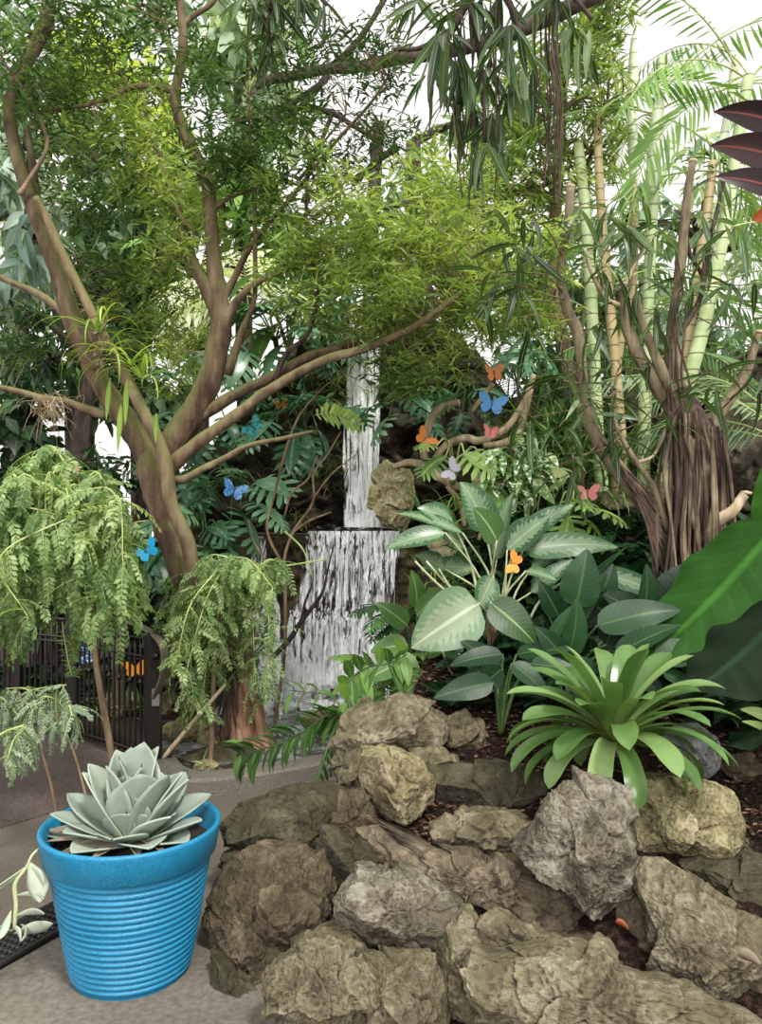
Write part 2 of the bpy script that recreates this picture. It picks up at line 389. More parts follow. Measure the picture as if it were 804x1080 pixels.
G['agave'] = leafmat('agave_leaf', (.21,.26,.215), (.31,.37,.31), (.43,.48,.38), .1, .55, veins=0, spec=.25, pattern='base', pcol=(.42,.46,.26))
G['brom'] = leafmat('bromeliad_leaf', (.06,.135,.035), (.12,.225,.065), (.26,.38,.14), .2, .22, veins=0, spec=.5, pattern='base', pcol=(.4,.45,.15))
G['agla'] = leafmat('aglaonema_leaf', (.03,.08,.035), (.05,.12,.05), (.1,.2,.08), .2, .3, (.3,.38,.22), 'edge', (.17,.25,.15), veins=0)
G['agla2'] = leafmat('silver_leaf', (.06,.16,.08), (.1,.2,.1), (.2,.3,.18), .25, .32, (.6,.68,.5), 'edge', (.3,.37,.24), veins=0)
G['vari'] = leafmat('variegated_leaf', (.08,.2,.07), (.12,.26,.08), (.25,.4,.15), .3, .4, None, 'spots', (.8,.84,.68), veins=0)
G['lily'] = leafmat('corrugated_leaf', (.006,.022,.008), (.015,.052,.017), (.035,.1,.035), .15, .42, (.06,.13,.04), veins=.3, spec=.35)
G['ear'] = leafmat('ear_sun_painted', (.012,.052,.008), (.025,.095,.012), (.05,.15,.02), .3, .55, (.06,.2,.03), veins=.2, spec=.25)  # brighter copy of the ear leaf, sunlight painted into the green
G['eardark'] = leafmat('ear_shade_painted', (.006,.014,.006), (.012,.027,.011), (.025,.05,.02), .04, .62, (.02,.05,.025), veins=.12, spec=.2)  # near-black copy of the ear leaf, shade painted into the green
G['alii'] = leafmat('long_fig_leaf', (.02,.045,.015), (.06,.12,.035), (.24,.32,.17), .3, .35, (.4,.46,.25), veins=0)
G['burg'] = leafmat('burgundy_leaf', (.012,.006,.007), (.028,.012,.012), (.06,.025,.02), .1, .35, (.25,.05,.04), veins=.15)
G['copper'] = leafmat('copper_leaf', (.2,.04,.02), (.35,.08,.03), (.5,.16,.05), .4, .35, veins=.15)
G['dryleaf'] = leafmat('dry_leaf', (.14,.1,.07), (.28,.22,.16), (.45,.38,.28), .2, .7, veins=0)
G['pink'] = leafmat('pink_leaf', (.4,.12,.12), (.6,.22,.2), (.7,.4,.3), .3, .4, veins=.2)
B = {}
B['main'] = barkmat('mossy_bark', (.035,.02,.013), (.105,.066,.042), (.2,.145,.095), moss=(.13,.135,.045))
B['mainl'] = barkmat('smooth_pale_bark', (.07,.042,.026), (.165,.11,.07), (.28,.21,.14), moss=(.17,.17,.065), bs=.3)
B['root'] = barkmat('red_brown_bark', (.07,.035,.022), (.2,.105,.068), (.34,.21,.14), bs=.5)
B['fig'] = barkmat('grey_brown_bark', (.06,.045,.028), (.19,.148,.092), (.33,.27,.18), bs=.5)
B['aer'] = barkmat('root_fibre', (.02,.013,.01), (.075,.05,.038), (.2,.145,.11), bs=.4)
B['dark'] = barkmat('dark_bark', (.02,.014,.012), (.05,.035,.028), (.1,.075,.06))
B['twig'] = barkmat('twig_bark', (.09,.055,.035), (.2,.135,.085), (.32,.24,.16), bs=.2)
B['drift'] = barkmat('driftwood', (.18,.135,.08), (.4,.31,.2), (.6,.5,.36), bs=.5)
B['gstem'] = barkmat('green_stem', (.2,.28,.08), (.35,.42,.16), (.5,.55,.28), bs=.1, rough=.5)
B['cream'] = barkmat('cream_stalk', (.26,.3,.15), (.42,.45,.27), (.58,.58,.42), bs=.1, rough=.5)
B['dstem'] = barkmat('dark_green_stalk', (.03,.06,.02), (.07,.12,.04), (.12,.2,.07), bs=.1, rough=.5)
B['cut'] = plain('cut_wood', (.5,.38,.25), .8, var=.3)
def canemat(name, base, ring, top):
    m, t, o = nt(name); co = t.nodes.new('ShaderNodeTexCoord'); sp = t.nodes.new('ShaderNodeSeparateXYZ'); t.links.new(co.outputs['Object'], sp.inputs[0])
    w = math_(t, 'SINE', math_(t, 'MULTIPLY', sp.outputs[2], 52.)); n = tex(t, 8, 3)
    c = mixc(t, ramp(t, w, [(.93, 0.), (.99, 1.)]), ramp(t, n, [(.3, base), (.7, top)]), ring)
    pbr(t, o, c, .5, None, .4); return m
B['cane'] = canemat('green_cane', (.3,.4,.16), (.12,.12,.06), (.52,.6,.34))
B['canetan'] = canemat('tan_cane', (.36,.27,.13), (.14,.09,.05), (.5,.4,.22))
B['canepale'] = canemat('pale_cane', (.55,.62,.42), (.3,.32,.2), (.75,.78,.62))
K = {}
K['tan'] = rockmat('tan_rock', (.055,.044,.028), (.19,.16,.105), (.44,.39,.28), (.15,.14,.065), mossamt=.4)
K['yellow'] = rockmat('yellow_rock', (.09,.07,.035), (.29,.245,.14), (.58,.51,.33), (.28,.26,.11), mossamt=.4)
K['grey'] = rockmat('grey_rock', (.05,.043,.032), (.18,.155,.115), (.42,.38,.3), (.13,.125,.075), lich=(.5,.47,.39), mossamt=.3)
K['brown'] = rockmat('brown_rock', (.035,.025,.016), (.11,.083,.054), (.25,.2,.135), (.1,.09,.045), mossamt=.3)
K['brown2'] = rockmat('ledge_rock', (.05,.04,.028), (.165,.13,.09), (.36,.3,.215), (.12,.1,.055), mossamt=.25)
K['bright'] = rockmat('pale_mossy_rock', (.2,.16,.08), (.55,.48,.27), (.85,.78,.55), (.5,.46,.14), mossamt=.5)
K['darkr'] = rockmat('dark_green_rock', (.022,.019,.012), (.075,.066,.043), (.18,.16,.11), (.065,.066,.03), mossamt=.5)  # dark olive colours shared by the darker stones
K['bluegrey'] = rockmat('blue_grey_rock', (.12,.13,.13), (.24,.25,.25), (.4,.41,.41))
K['cliff'] = rockmat('wet_cliff_rock', (.015,.011,.008), (.05,.038,.026), (.12,.095,.065), (.05,.055,.02), crevice_shade=(.01,.008,.006))
K['wet'] = rockmat('wet_pool_rock', (.05,.035,.025), (.14,.1,.07), (.27,.2,.15), (.14,.13,.05))
# ------------------------------------------------------------------ rocks
_ico = {}
def ico(n):
    if n not in _ico:
        b = bmesh.new(); bmesh.ops.create_icosphere(b, subdivisions=n, radius=1)
        _ico[n] = (np.array([v.co[:] for v in b.verts]), np.array([[v.index for v in f.verts] for f in b.faces])); b.free()
    return _ico[n]
def rock(label, poly, d, thick=None, n=6, mat='tan', seed=0, amp=1., facets=12, group=None, slope=0, name='rock', kx=0):
    rs = np.random.RandomState(seed+11)
    q = np.array([[(x-CX)/F*d, CH-(y-CY)/F*d] for x, y in poly]); q2 = np.vstack([q, q[:1]])
    o = np.vstack([q2[i]+(q2[i+1]-q2[i])*t for i in range(len(q)) for t in np.linspace(0, 1, 24, endpoint=False)[:, None]])
    c = (o.max(0)+o.min(0))/2*.5+o.mean(0)*.5; e = (o-c)*1.03; w, U = np.linalg.eigh(e.T@e/len(e)); s = np.sqrt(w)*1.41
    wt = (e@U)/s; th = np.arctan2(wt[:, 1], wt[:, 0]); r = np.linalg.norm(wt, axis=1); k = np.argsort(th); th, r = th[k], r[k]
    th = np.concatenate([th-2*PI, th, th+2*PI]); r = np.concatenate([r, r, r])
    S, Fc = ico(n); sw = np.stack([S[:, 0], S[:, 2]], 1)@U; tt = np.arctan2(sw[:, 1], sw[:, 0])
    rho = np.linalg.norm(sw, axis=1); rho = rho*(1+.3*(1-rho)); rr = np.interp(tt, th, r)*rho; yy = S[:, 1]*(1.28-.28*np.abs(S[:, 1]))
    T = thick or .75*min(s[0]*1.5, s[1])*1.1
    X = np.stack([np.cos(tt)*rr, yy, np.sin(tt)*rr], 1)
    for i in range(facets):                                  # broken planes, mostly on the faces one sees
        nv = unit(V3(rs.normal()*.8, -abs(rs.normal())*.5-.45, rs.normal()*.8)); mg = math.hypot(nv[0], nv[2]); lim = max(rs.uniform(.5, .68), mg*.9)
        h = X@nv; X = X-nv*(np.maximum(0, h-lim)*.98)[:, None]
    xz = (X[:, [0, 2]]*s)@U.T
    W = np.stack([xz[:, 0], X[:, 1]*T+slope*xz[:, 1]+kx*xz[:, 0], xz[:, 1]], 1)
    size = math.sqrt(s[0]*s[1]); nd = unit(np.stack([W[:, 0]/s.mean(), W[:, 1]/T, W[:, 2]/s.mean()], 1)); g = W+seed*3.7
    a = .62*amp*min(size, .2)
    gg = W/np.array([size, size, size]); ar = max(1, s.max()/s.min())
    kc = int((10+rs.rand()*8)*min(ar, 2.6)); cp = gg[rs.choice(len(gg), kc, replace=False)]; wob = gg+.16*np.stack([noise(gg*2.3+k_*31+seed) for k_ in range(3)], 1)
    D2 = (wob**2).sum(1)[:, None]+(cp**2).sum(1)[None]-2*wob@cp.T; ci = D2.argmin(1); ds = np.sqrt(np.maximum(np.sort(D2, axis=1)[:, :2], 0))
    hgt = rs.normal(size=kc)*.075; edge = np.clip((ds[:, 1]-ds[:, 0])/.07, 0, 1)
    tl = rs.normal(size=(kc, 3))*.34
    cell = hgt[ci]+np.clip(((wob-cp[ci])*tl[ci]).sum(1), -.2, .2)-.03*(1-edge)
    W = W+nd*(a*(1.0*cell+.085*fbm(g*5/max(size/.12, .8), 3)+.07*fbm(g*19, 3)-.05*np.abs(fbm(g*34, 2))+.025*fbm(g*90, 2)))[:, None]
    m = M(); m.add(W+V3(c[0], d, c[1]), None, Fc)
    ob = build(name, m, K[mat]); tag(ob, label, 'rock', group)
    return ob
WALL = 'stacked rocks of the planting bed wall'
def R(label, poly, d, thick=None, n=6, mat='tan', seed=0, **k): return rock(label, poly, d, thick, n, mat, seed, group=WALL, **k)
R('big tan boulder crowning the rock pile beside the path', [(349,813),(349,776),(364,750),(387,742),(424,734),(461,746),(469,761),(465,789),(424,797),(394,797),(364,803),(357,824)], 3.25, .2, 6, 'tan', 1)
R('small shaded tan rock tucked under the crowning boulder', [(355,817),(362,798),(383,792),(392,800),(388,834),(362,836)], 3.12, .1, 5, 'tan', 2)
R('bright yellowish wedge shaped rock below the crowning boulder', [(383,795),(401,789),(424,793),(446,808),(461,836),(457,849),(424,867),(409,867),(390,848),(379,826)], 2.88, .14, 6, 'yellow', 3, facets=7)
R('brown lumpy rock standing left of the bright yellowish wedge rock', [(360,836),(383,830),(396,851),(400,868),(379,871),(375,892),(358,890),(348,871)], 2.84, .1, 6, 'brown', 4)
R('flat greenish slab jutting left towards the path', [(237,869),(248,858),(275,850),(319,839),(357,830),(372,840),(362,872),(345,896),(323,912),(297,912),(280,899),(271,892),(241,890)], 2.98, .24, 6, 'darkr', 5, amp=.8)
R('dark layered rock in the middle of the pile under the brown lumpy rock', [(334,876),(357,878),(379,889),(412,907),(405,923),(378,933),(355,940),(334,940)], 2.76, .16, 6, 'darkr', 6)
R('large rough brown rock leaning beside the blue pot', [(210,972),(224,957),(241,929),(267,914),(312,914),(342,936),(345,962),(362,980),(330,990),(310,1002),(290,1022),(256,1037),(237,1018),(216,1000)], 2.62, .2, 7, 'brown', 7, slope=.25)
R('grey brown knob of rock on the face of the large brown rock', [(271,944),(290,938),(319,942),(340,951),(340,981),(308,1003),(280,1000),(268,983),(270,959)], 2.43, .1, 6, 'brown', 8)
R('square pale grey rock with a chipped bright edge', [(377,918),(409,918),(440,926),(468,934),(486,957),(461,992),(422,1015),(394,1011),(362,983),(357,962),(364,940)], 2.34, .14, 7, 'grey', 9, facets=8)
R('rounded tan rock behind the rough pale bottom boulder', [(303,1005),(331,985),(364,983),(392,1007),(372,1030),(320,1025)], 2.3, .12, 6, 'tan', 10)
R('rough pale boulder cut by the lower frame edge near the pot', [(276,1035),(293,1015),(323,1003),(357,1003),(377,1015),(389,1048),(396,1090),(380,1130),(300,1125),(286,1060)], 2.16, .15, 7, 'tan', 11, amp=1.2)
R('pitted tan boulder under the square pale grey rock', [(377,1011),(420,1015),(456,1013),(467,1045),(463,1080),(450,1130),(394,1125),(383,1045)], 2.2, .15, 7, 'tan', 12)
R('dark low rock at the foot of the pile next to the pot', [(218,1008),(240,1020),(260,1035),(288,1041),(298,1090),(288,1130),(230,1125),(226,1060)], 2.45, .14, 6, 'darkr', 13)
R('small upright tan rock right of the crowning boulder', [(467,772),(478,756),(492,750),(508,765),(514,784),(496,797),(474,793)], 3.28, .1, 5, 'tan', 14)
R('low flat sandy stone in front of the small upright tan rock', [(428,796),(460,788),(484,801),(478,812),(450,818),(430,812)], 3.1, .1, 5, 'tan', 15)
R('smooth dark green slab behind the long ledge', [(452,811),(485,806),(526,806),(578,820),(573,838),(544,858),(521,860),(476,858),(458,842)], 3.0, .13, 6, 'darkr', 16, amp=.5, facets=6)
R('oblong tan rock lying behind the long diagonal ledge', [(458,878),(478,858),(508,854),(544,858),(573,874),(562,890),(553,906),(526,901),(494,905),(465,901)], 2.74, .11, 6, 'tan', 17)
R('tall upright grey boulder standing below the bromeliad', [(555,897),(574,862),(596,824),(608,817),(624,827),(653,836),(672,849),(671,901),(676,930),(658,962),(635,968),(612,955),(594,933),(566,924)], 2.42, .13, 7, 'grey', 18, facets=10)
R('blocky mossy yellow boulder right of the upright grey boulder', [(669,829),(694,820),(739,827),(772,842),(788,874),(786,894),(757,908),(730,921),(703,917),(675,903),(670,856)], 2.78, .2, 7, 'yellow', 19, facets=8)
R('greenish sloping rock at the far right of the wall', [(728,919),(766,906),(810,899),(840,920),(835,965),(800,972),(770,955),(745,938)], 2.62, .18, 6, 'darkr', 20)
R('huge diagonal slab filling the lower right corner', [(684,924),(712,922),(757,949),(804,981),(850,1000),(850,1105),(775,1076),(730,1048),(676,1043),(662,1034),(682,1008),(687,974),(680,950)], 2.34, .2, 7, 'tan', 21, amp=.9)
R('long thin craggy ledge running diagonally down to the right', [(377,873),(398,866),(424,882),(460,897),(508,904),(553,922),(594,940),(621,957),(650,972),(655,1003),(635,1003),(589,980),(553,962),(508,948),(467,935),(430,920),(393,900)], 2.50, .085, 7, 'brown2', 22, amp=1.1, facets=4)
R('shadowed dark rock wedged between the ledge and the diagonal slab', [(655,945),(680,935),(694,974),(676,1020),(660,1042),(645,1010)], 2.46, .14, 6, 'brown', 23)
R('small angular tan rock sitting under the long ledge', [(501,992),(509,974),(521,960),(549,972),(576,985),(594,996),(582,1012),(549,1016),(519,1018)], 2.24, .08, 6, 'tan', 24)
R('rounded vertical boulder at the bottom with a deep crease', [(462,987),(490,965),(507,978),(504,1010),(522,1040),(532,1080),(515,1130),(480,1120),(468,1080),(458,1025)], 2.26, .13, 7, 'tan', 25)
R('broad sloping boulder along the bottom edge of the wall', [(495,1012),(521,1017),(589,1006),(639,1008),(668,1037),(730,1048),(800,1084),(800,1150),(520,1150),(508,1070)], 2.1, .16, 7, 'tan', 26, facets=7)
R('smooth blue grey stone behind the bromeliad leaves', [(701,779),(718,768),(741,764),(760,783),(762,812),(740,824),(710,815)], 3.02, .1, 5, 'bluegrey', 27, amp=.5)
R('small round brown stone at the right edge of the bed', [(759,808),(770,798),(792,797),(801,806),(799,822),(775,828)], 3.1, .08, 5, 'brown', 28)
R('dark filler rock in the gap right of the square grey rock', [(470,935),(520,950),(500,972),(468,988),(462,1010),(450,990)], 2.52, .14, 5, 'darkr', 29)
R('dark recessed rock beneath the right side of the pile', [(552,905),(600,930),(590,950),(540,945),(505,925),(520,905)], 2.66, .12, 5, 'brown', 30)
R('low brown rock peeking out left of the brown lumpy rock', [(228,905),(262,894),(300,908),(330,912),(320,930),(262,934),(236,932)], 2.86, .14, 5, 'darkr', 31)
R('pale chip of rock under the upright grey boulder', [(670,905),(690,912),(692,932),(672,938)], 2.6, .08, 4, 'grey', 32)

R('dark brown rock below the grey brown knob at the lower left of the pile', [(255,992),(288,985),(322,1000),(306,1035),(292,1085),(262,1070)], 2.52, .12, 6, 'brown', 33)
R('narrow dark rock filling the crack left of the square pale grey rock', [(312,908),(345,896),(354,938),(352,985),(328,978),(316,940)], 2.7, .12, 6, 'brown', 34)
R('low dark rock closing the gap under the right end of the ledge', [(585,985),(625,985),(668,1000),(670,1035),(630,1020),(592,1012)], 2.42, .1, 5, 'brown', 35)

# ------------------------------------------------------------------ ground of the planting bed (rises behind the rocks) and rock cliff
def sstep(a, b, x): t = np.clip((x-a)/(b-a), 0, 1); return t*t*(3-2*t)
def bedz(x, y):
    front = np.interp(y, [2.15, 2.35, 2.6, 2.9, 3.2, 3.5, 4.4, 5.2, 5.6, 8], [0, .14, .26, .34, .44, .56, .72, 1.05, 1.28, 1.5])
    xl = np.interp(y, [2.2, 2.6, 3.0, 3.4, 4.0, 5, 6, 6.6, 7], [-.12, -.2, -.16, -.05, .0, .25, .42, .45, .3])
    return front*sstep(xl-.03, xl+.22, x)
def bedz1(x, y): return float(bedz(np.array([x]), np.array([y]))[0])
xs, ys = np.linspace(-.7, 5.5, 200), np.linspace(2.1, 7.6, 190); XX, YY = np.meshgrid(xs, ys)
ZZ = bedz(XX, YY); pp = np.stack([XX, YY, ZZ], -1).reshape(-1, 3)
pp[:, 2] += (.035*fbm(pp*3.1, 4)+.012*fbm(pp*20, 3))*np.clip(pp[:, 2]*6, 0, 1)-.02
m = M(); i = np.arange(189)[:, None]*200; j = np.arange(199)[None]
m.add(pp, np.stack([i+j, i+j+1, i+201+j, i+200+j], -1).reshape(-1, 4))
ms, t, o = nt('bark_mulch_soil'); n1 = tex(t, 45, 5, .75); n2 = tex(t, 7, 3)
col = ramp(t, n1, [(.36, (.006,.004,.003)), (.52, (.02,.012,.009)), (.7, (.085,.05,.038))]); col = mixc(t, .5, col, ramp(t, n2, [(.3,.3),(.7,.7)]), 'OVERLAY')
pbr(t, o, col, .95, bump(t, n1, .8, .02), .1)
soil = build('ground_bed', m, ms, org=(0, 3, 0)); tag(soil, 'dark brown mulch covered soil of the raised planting bed', 'soil', kind='structure')
def matground(name, a, b, c, sc=90, bs=.3):
    m_, t, o = nt(name); n1 = tex(t, sc, 5, .7); n2 = tex(t, 1.6, 4, .6)
    col = ramp(t, n1, [(.32, a), (.5, b), (.7, c)]); col = mixc(t, .55, col, ramp(t, n2, [(.3, .28), (.7, .72)]), 'OVERLAY')
    pbr(t, o, col, .85, bump(t, n1, bs, .006), .2); return m_
MG = {'agg': matground('aggregate_concrete', (.06,.05,.04), (.125,.105,.085), (.21,.185,.155), 140, .5),
      'path': matground('brown_path', (.062,.047,.042), (.095,.074,.067), (.14,.112,.1), 60, .2),
      'slab': matground('pale_slab', (.11,.095,.078), (.155,.135,.112), (.21,.185,.155), 50, .15),
      'kerb': matground('kerb_concrete', (.07,.062,.05), (.14,.125,.105), (.25,.23,.2), 170, .7),
      'earth': matground('dark_earth', (.015,.012,.009), (.04,.03,.02), (.08,.06,.04), 25, .8)}
def poly(name, pts, z, mat, h=.004):
    b = bmesh.new(); f = b.faces.new([b.verts.new((x, y, z)) for x, y in pts]); r = bmesh.ops.extrude_face_region(b, geom=[f])
    bmesh.ops.translate(b, vec=(0, 0, -h), verts=[v for v in r['geom'] if isinstance(v, bmesh.types.BMVert)])
    bmesh.ops.recalc_face_normals(b, faces=b.faces[:]); me = bpy.data.meshes.new(name); b.to_mesh(me); b.free(); me.materials.append(mat)
    ob = bpy.data.objects.new(name, me); C.objects.link(ob); ORG[ob.name] = V3(0, 0, 0); return ob
fl = poly('floor', [(-9, -1), (9, -1), (9, 16), (-9, 16)], 0, MG['agg'], .05); tag(fl, 'sandy aggregate concrete floor beside the path', 'floor', kind='structure')
def gp(px, py, z=0): d = (CH-z)*F/(py-CY); return ((px-CX)/F*d, d)
fp = poly('floor_path', [(-3.2, 2.5), gp(0, 874), gp(75, 852), gp(205, 842), (-.93, 4.06), (-1.25, 4.45), (-1.9, 5.05), (-2.7, 5.7), (-4.5, 6.6), (-4.5, 2.5)], .006, MG['path'], .006); tag(fp, 'brown walking path curving behind the blue pot', 'path', kind='structure')
fs = poly('floor_slab', [gp(-40, 1048), gp(64, 989), (-.35, 3.62), (.2, 3.4), (.4, 1.2), (-2.0, 1.2)], .006, MG['slab'], .006); tag(fs, 'pale concrete slab under the blue pot', 'floor', kind='structure')
kp = np.array([(-1.16, 4.40), (-1.06, 4.22), (-.9, 4.13), (-.6, 4.24), (-.27, 4.44), (.05, 4.62)]); kp = resample(np.hstack([kp, np.zeros((6, 1))]), 6)
m = M(); tn = unit(np.gradient(kp, axis=0)); sd = np.stack([-tn[:, 1], tn[:, 0], 0*tn[:, 0]], 1)
prof = [(-.075, 0), (-.075, .072), (-.062, .085), (.062, .085), (.075, .072), (.075, 0)]
VV = np.array([[k_+s_*a+V3(0, 0, b) for a, b in prof] for k_, s_ in zip(kp, sd)]); n_ = len(kp)
i = np.arange(n_-1)[:, None]*6; j = np.arange(5)[None]; m.add(VV, np.stack([i+j, i+j+1, i+7+j, i+6+j], -1).reshape(-1, 4))
m.add(VV[[0, -1]].reshape(-1, 3), [(0,1,2,5), (5,2,3,4), (6,11,8,7), (11,10,9,8)])
kb = build('kerb', m, MG['kerb'], smooth=False); tag(kb, 'rough concrete kerb between the path and the pool', 'kerb', kind='structure')
ea = poly('ground_bank', [(-1.1, 4.5), (-1.28, 4.6), (-1.95, 5.15), (-3.2, 6.2), (-6, 6.8), (-6, 15), (6, 15), (6, 5), (.1, 4.72), (-.3, 4.5), (-.6, 4.33), (-.9, 4.22)], .012, MG['earth'], .008); tag(ea, 'dark wet earth behind the fence and around the pool', 'ground', kind='structure')
# ------------------------------------------------------------------ drain grate
gt = thing('drain_grate', 'black perforated drain grate set in the floor left of the pot', 'grate', (*gp(30, 985), 0))
a0, a1 = np.array(gp(-30, 1040)), np.array(gp(62, 987)); b1 = np.array(gp(52, 958)); ax = unit(a1-a0); sdv = np.array([-ax[1], ax[0]]); wd = .17
L0, L1 = -.9, np.linalg.norm(a1-a0)+.35
m = M(); mb = M()
def gpt(u, v, z): q = a0+ax*u+sdv*v; return V3(q[0], q[1], z)
for v in np.linspace(0, wd, 9): bar(m, gpt(L0, v, .014), gpt(L1, v, .014), .006, .012)
for u in np.arange(L0, L1, .028): bar(m, gpt(u, 0, .013), gpt(u, wd, .013), .011, .010)
gm = plain('black_grate', (.03,.028,.028), .6, bs=.3); build('lattice', m, gm, gt)
V_ = [gpt(L0, 0, .0075), gpt(L1, 0, .0075), gpt(L1, wd, .0075), gpt(L0, wd, .0075)]; mb.add(V_, [(0, 1, 2, 3)])
build('channel_shade', mb, plain('black_void', (.008,.008,.008), .9), gt)  # flat black sheet painting the shade of the hollow under the bars
for v in (0, wd): m = M(); bar(m, gpt(L0, v, .014), gpt(L1, v, .014), .014, .016); build('frame', m, gm, gt)
# ------------------------------------------------------------------ cliff behind the waterfall
nx_, nz_ = 300, 150; u = np.linspace(-2.3, 6.2, nx_); w = np.linspace(-.1, 1, nz_); XX, WW = np.meshgrid(u, w)
top = np.interp(u, [-2.3, -1.9, -1.2, -.4, .3, 1.2, 2.2, 3.5, 6.2], [.3, 1.6, 2.5, 3.3, 3.35, 2.5, 2.5, 2.9, 2.9])[None]
ZZ = WW*top; YY = 7.25-.15*np.exp(-((XX-.3)/.6)**2)+.25*(1-WW)*-1+np.where(XX > .7, -.0, 0)+.9*np.clip(WW-.93, 0, 1)*8
p3 = np.stack([XX, YY, ZZ], -1).reshape(-1, 3)
dsp = .22*fbm(p3*V3(1.1, 1, 1.7), 4)+.13*(ridged(p3*V3(2.2, 2, 4.5), 4)-.4); p3[:, 1] -= dsp; p3[:, 2] += .1*fbm(p3*3+5, 2)*(WW.ravel() > .5)
m = M(); i = np.arange(nz_-1)[:, None]*nx_; j = np.arange(nx_-1)[None]; m.add(p3, np.stack([i+j, i+j+1, i+nx_+1+j, i+nx_+j], -1).reshape(-1, 4))
cl = build('wall_back', m, K['cliff'], org=(0, 7.3, 0)); tag(cl, 'dark wet rock cliff behind the waterfall', 'cliff', kind='structure')
# ledge of the lower fall
def ledge(name, x0, x1, y0, y1, z0, z1, label, mat='cliff', seed=0, nu=120, nv=60):
    m = M(); u = np.linspace(0, 1, nu)
    prof = np.array([(y0+.06, z0), (y0-.02, z0+(z1-z0)*.25), (y0+.12, z0+(z1-z0)*.5), (y0+.10, z0+(z1-z0)*.8), (y0, z1-.05), (y0, z1), (y0+.08, z1), (y1, z1)])
    pr = resample(np.hstack([np.zeros((len(prof), 1)), prof]), 9); n1 = len(pr)
    p = np.stack([np.broadcast_to(x0+(x1-x0)*u[None], (n1, nu)), np.broadcast_to(pr[:, 1:2], (n1, nu)), np.broadcast_to(pr[:, 2:3], (n1, nu))], -1).reshape(-1, 3)
    dd = .07*fbm(p*V3(2.5, 2, 4)+seed, 4)+.05*ridged(p*V3(5, 5, 9)+seed, 3); lo = np.clip((z1-p[:, 2])/.15, .05, 1); p[:, 1] -= dd*lo*1.3; p[:, 2] += .03*fbm(p*4, 2)*lo
    i = np.arange(n1-1)[:, None]*nu; j = np.arange(nu-1)[None]; m.add(p, np.stack([i+j, i+j+1, i+nu+1+j, i+nu+j], -1).reshape(-1, 4))
    ob = build(name, m, K[mat], org=(x0, y0, z0)); tag(ob, label, 'ledge', kind='structure'); return ob
ledge('wall_ledge', -1.1, .30, 6.30, 7.3, -.1, 1.225, 'wet rock ledge that carries the lower waterfall curtain', 'wet', 1)
ledge('wall_terrace', .28, 4.4, 5.75, 7.3, .3, 1.33, 'shaded stone retaining ledge behind the leafy plants', 'darkr', 5)
def wrock(label, px, py, d, rx, ry, mat, seed, n=5, group='rocks around the pool', **k):
    rs = np.random.RandomState(seed); a = np.sort(rs.rand(9)*.5+np.arange(9)*.7)
    pl = [(px+rx*math.cos(t)*rs.uniform(.85, 1.1), py+ry*math.sin(t)*rs.uniform(.85, 1.1)) for t in a]
    return rock(label, pl, d, max(rx, ry)/F*d*.8, n, mat, seed, group=group, **k)
rock('pale yellow mossy rock beside the foot of the upper waterfall', [(394,500),(408,491),(430,499),(438,516),(436,540),(428,558),(408,557),(400,544),(388,535),(391,515)], 5.8, .16, 6, 'bright', 51, group='rocks around the pool', amp=1.3)
rock('tall whitish rock face under the leafy clump right of the falls', [(455,560),(500,550),(540,565),(545,600),(520,620),(470,610),(450,590)], 5.6, .2, 5, 'bright', 52, group='rocks around the pool')
for k_, a_ in enumerate([
    ('reddish wet rock directly behind the gate post', 186, 718, 5.3, 17, 15, 'wet'), ('dark wet rock behind the curved handrail end', 176, 745, 5.1, 14, 16, 'wet'),
    ('yellow mossy rock on the pool bank', 196, 772, 4.95, 26, 13, 'yellow'), ('low mossy bank rock left of the root trunk', 228, 783, 4.9, 24, 14, 'yellow'),
    ('small cream rock resting on the kerb edge', 218, 811, 4.28, 15, 10, 'yellow'), ('long dark green stone behind the kerb', 236, 802, 4.6, 44, 14, 'darkr'),
    ('grey brown rock at the left end of the kerb', 205, 748, 5.4, 16, 13, 'wet'), ('wet boulder splashed at the left foot of the falls', 305, 700, 6.2, 26, 22, 'wet'),
    ('wet boulder under the right side of the falls', 425, 705, 6.0, 24, 30, 'wet'), ('submerged brown boulder in the middle of the falls', 352, 690, 6.25, 34, 26, 'wet'),
    ('brown boulder at the pool edge under the fern leaves', 350, 762, 5.1, 34, 14, 'wet'), ('dark boulder right of the pool behind the wall', 440, 690, 5.4, 30, 40, 'darkr'),
    ('boulder under the left side cascade', 262, 700, 5.9, 30, 40, 'wet'), ('rounded boulder on the bank behind the fence', 130, 742, 5.6, 22, 16, 'wet'),
    ('pale stone behind the fence bars', 96, 742, 5.9, 18, 14, 'yellow'), ('flat cream stone on top of the shaded terrace', 660, 530, 5.75, 42, 15, 'yellow'),
    ('pinkish cream stone between the two root trunks', 690, 522, 5.7, 16, 14, 'yellow'), ('low cream stone behind the cut-leaf plant', 612, 540, 5.8, 28, 12, 'yellow'),
    ('tall dark rock in the cliff shade at the right edge', 790, 470, 6.2, 40, 60, 'darkr')]):
    wrock(*a_, 60+k_)

ch = M(); n_ = 5200; x_ = RS.uniform(-.3, 2.6, n_); y_ = RS.uniform(2.72, 4.2, n_); kp_ = bedz(x_, y_) > .2; x_, y_ = x_[kp_], y_[kp_]; z_ = bedz(x_, y_)
pz = np.stack([x_, y_, z_], -1); pz[:, 2] += .035*fbm(pz*3.1, 4)-.008; rosettes(ch, pz, 2, tdiamond(.35), .035, (-.1, .35), .5, .3, spread=.008)
G['chip'] = leafmat('bark_chip', (.03,.015,.01), (.1,.05,.035), (.24,.14,.1), .0, .8, veins=0, spec=.1)
tag(build('bark_chips', ch, G['chip']), 'reddish brown bark chips strewn over the bed', 'mulch', kind='stuff')
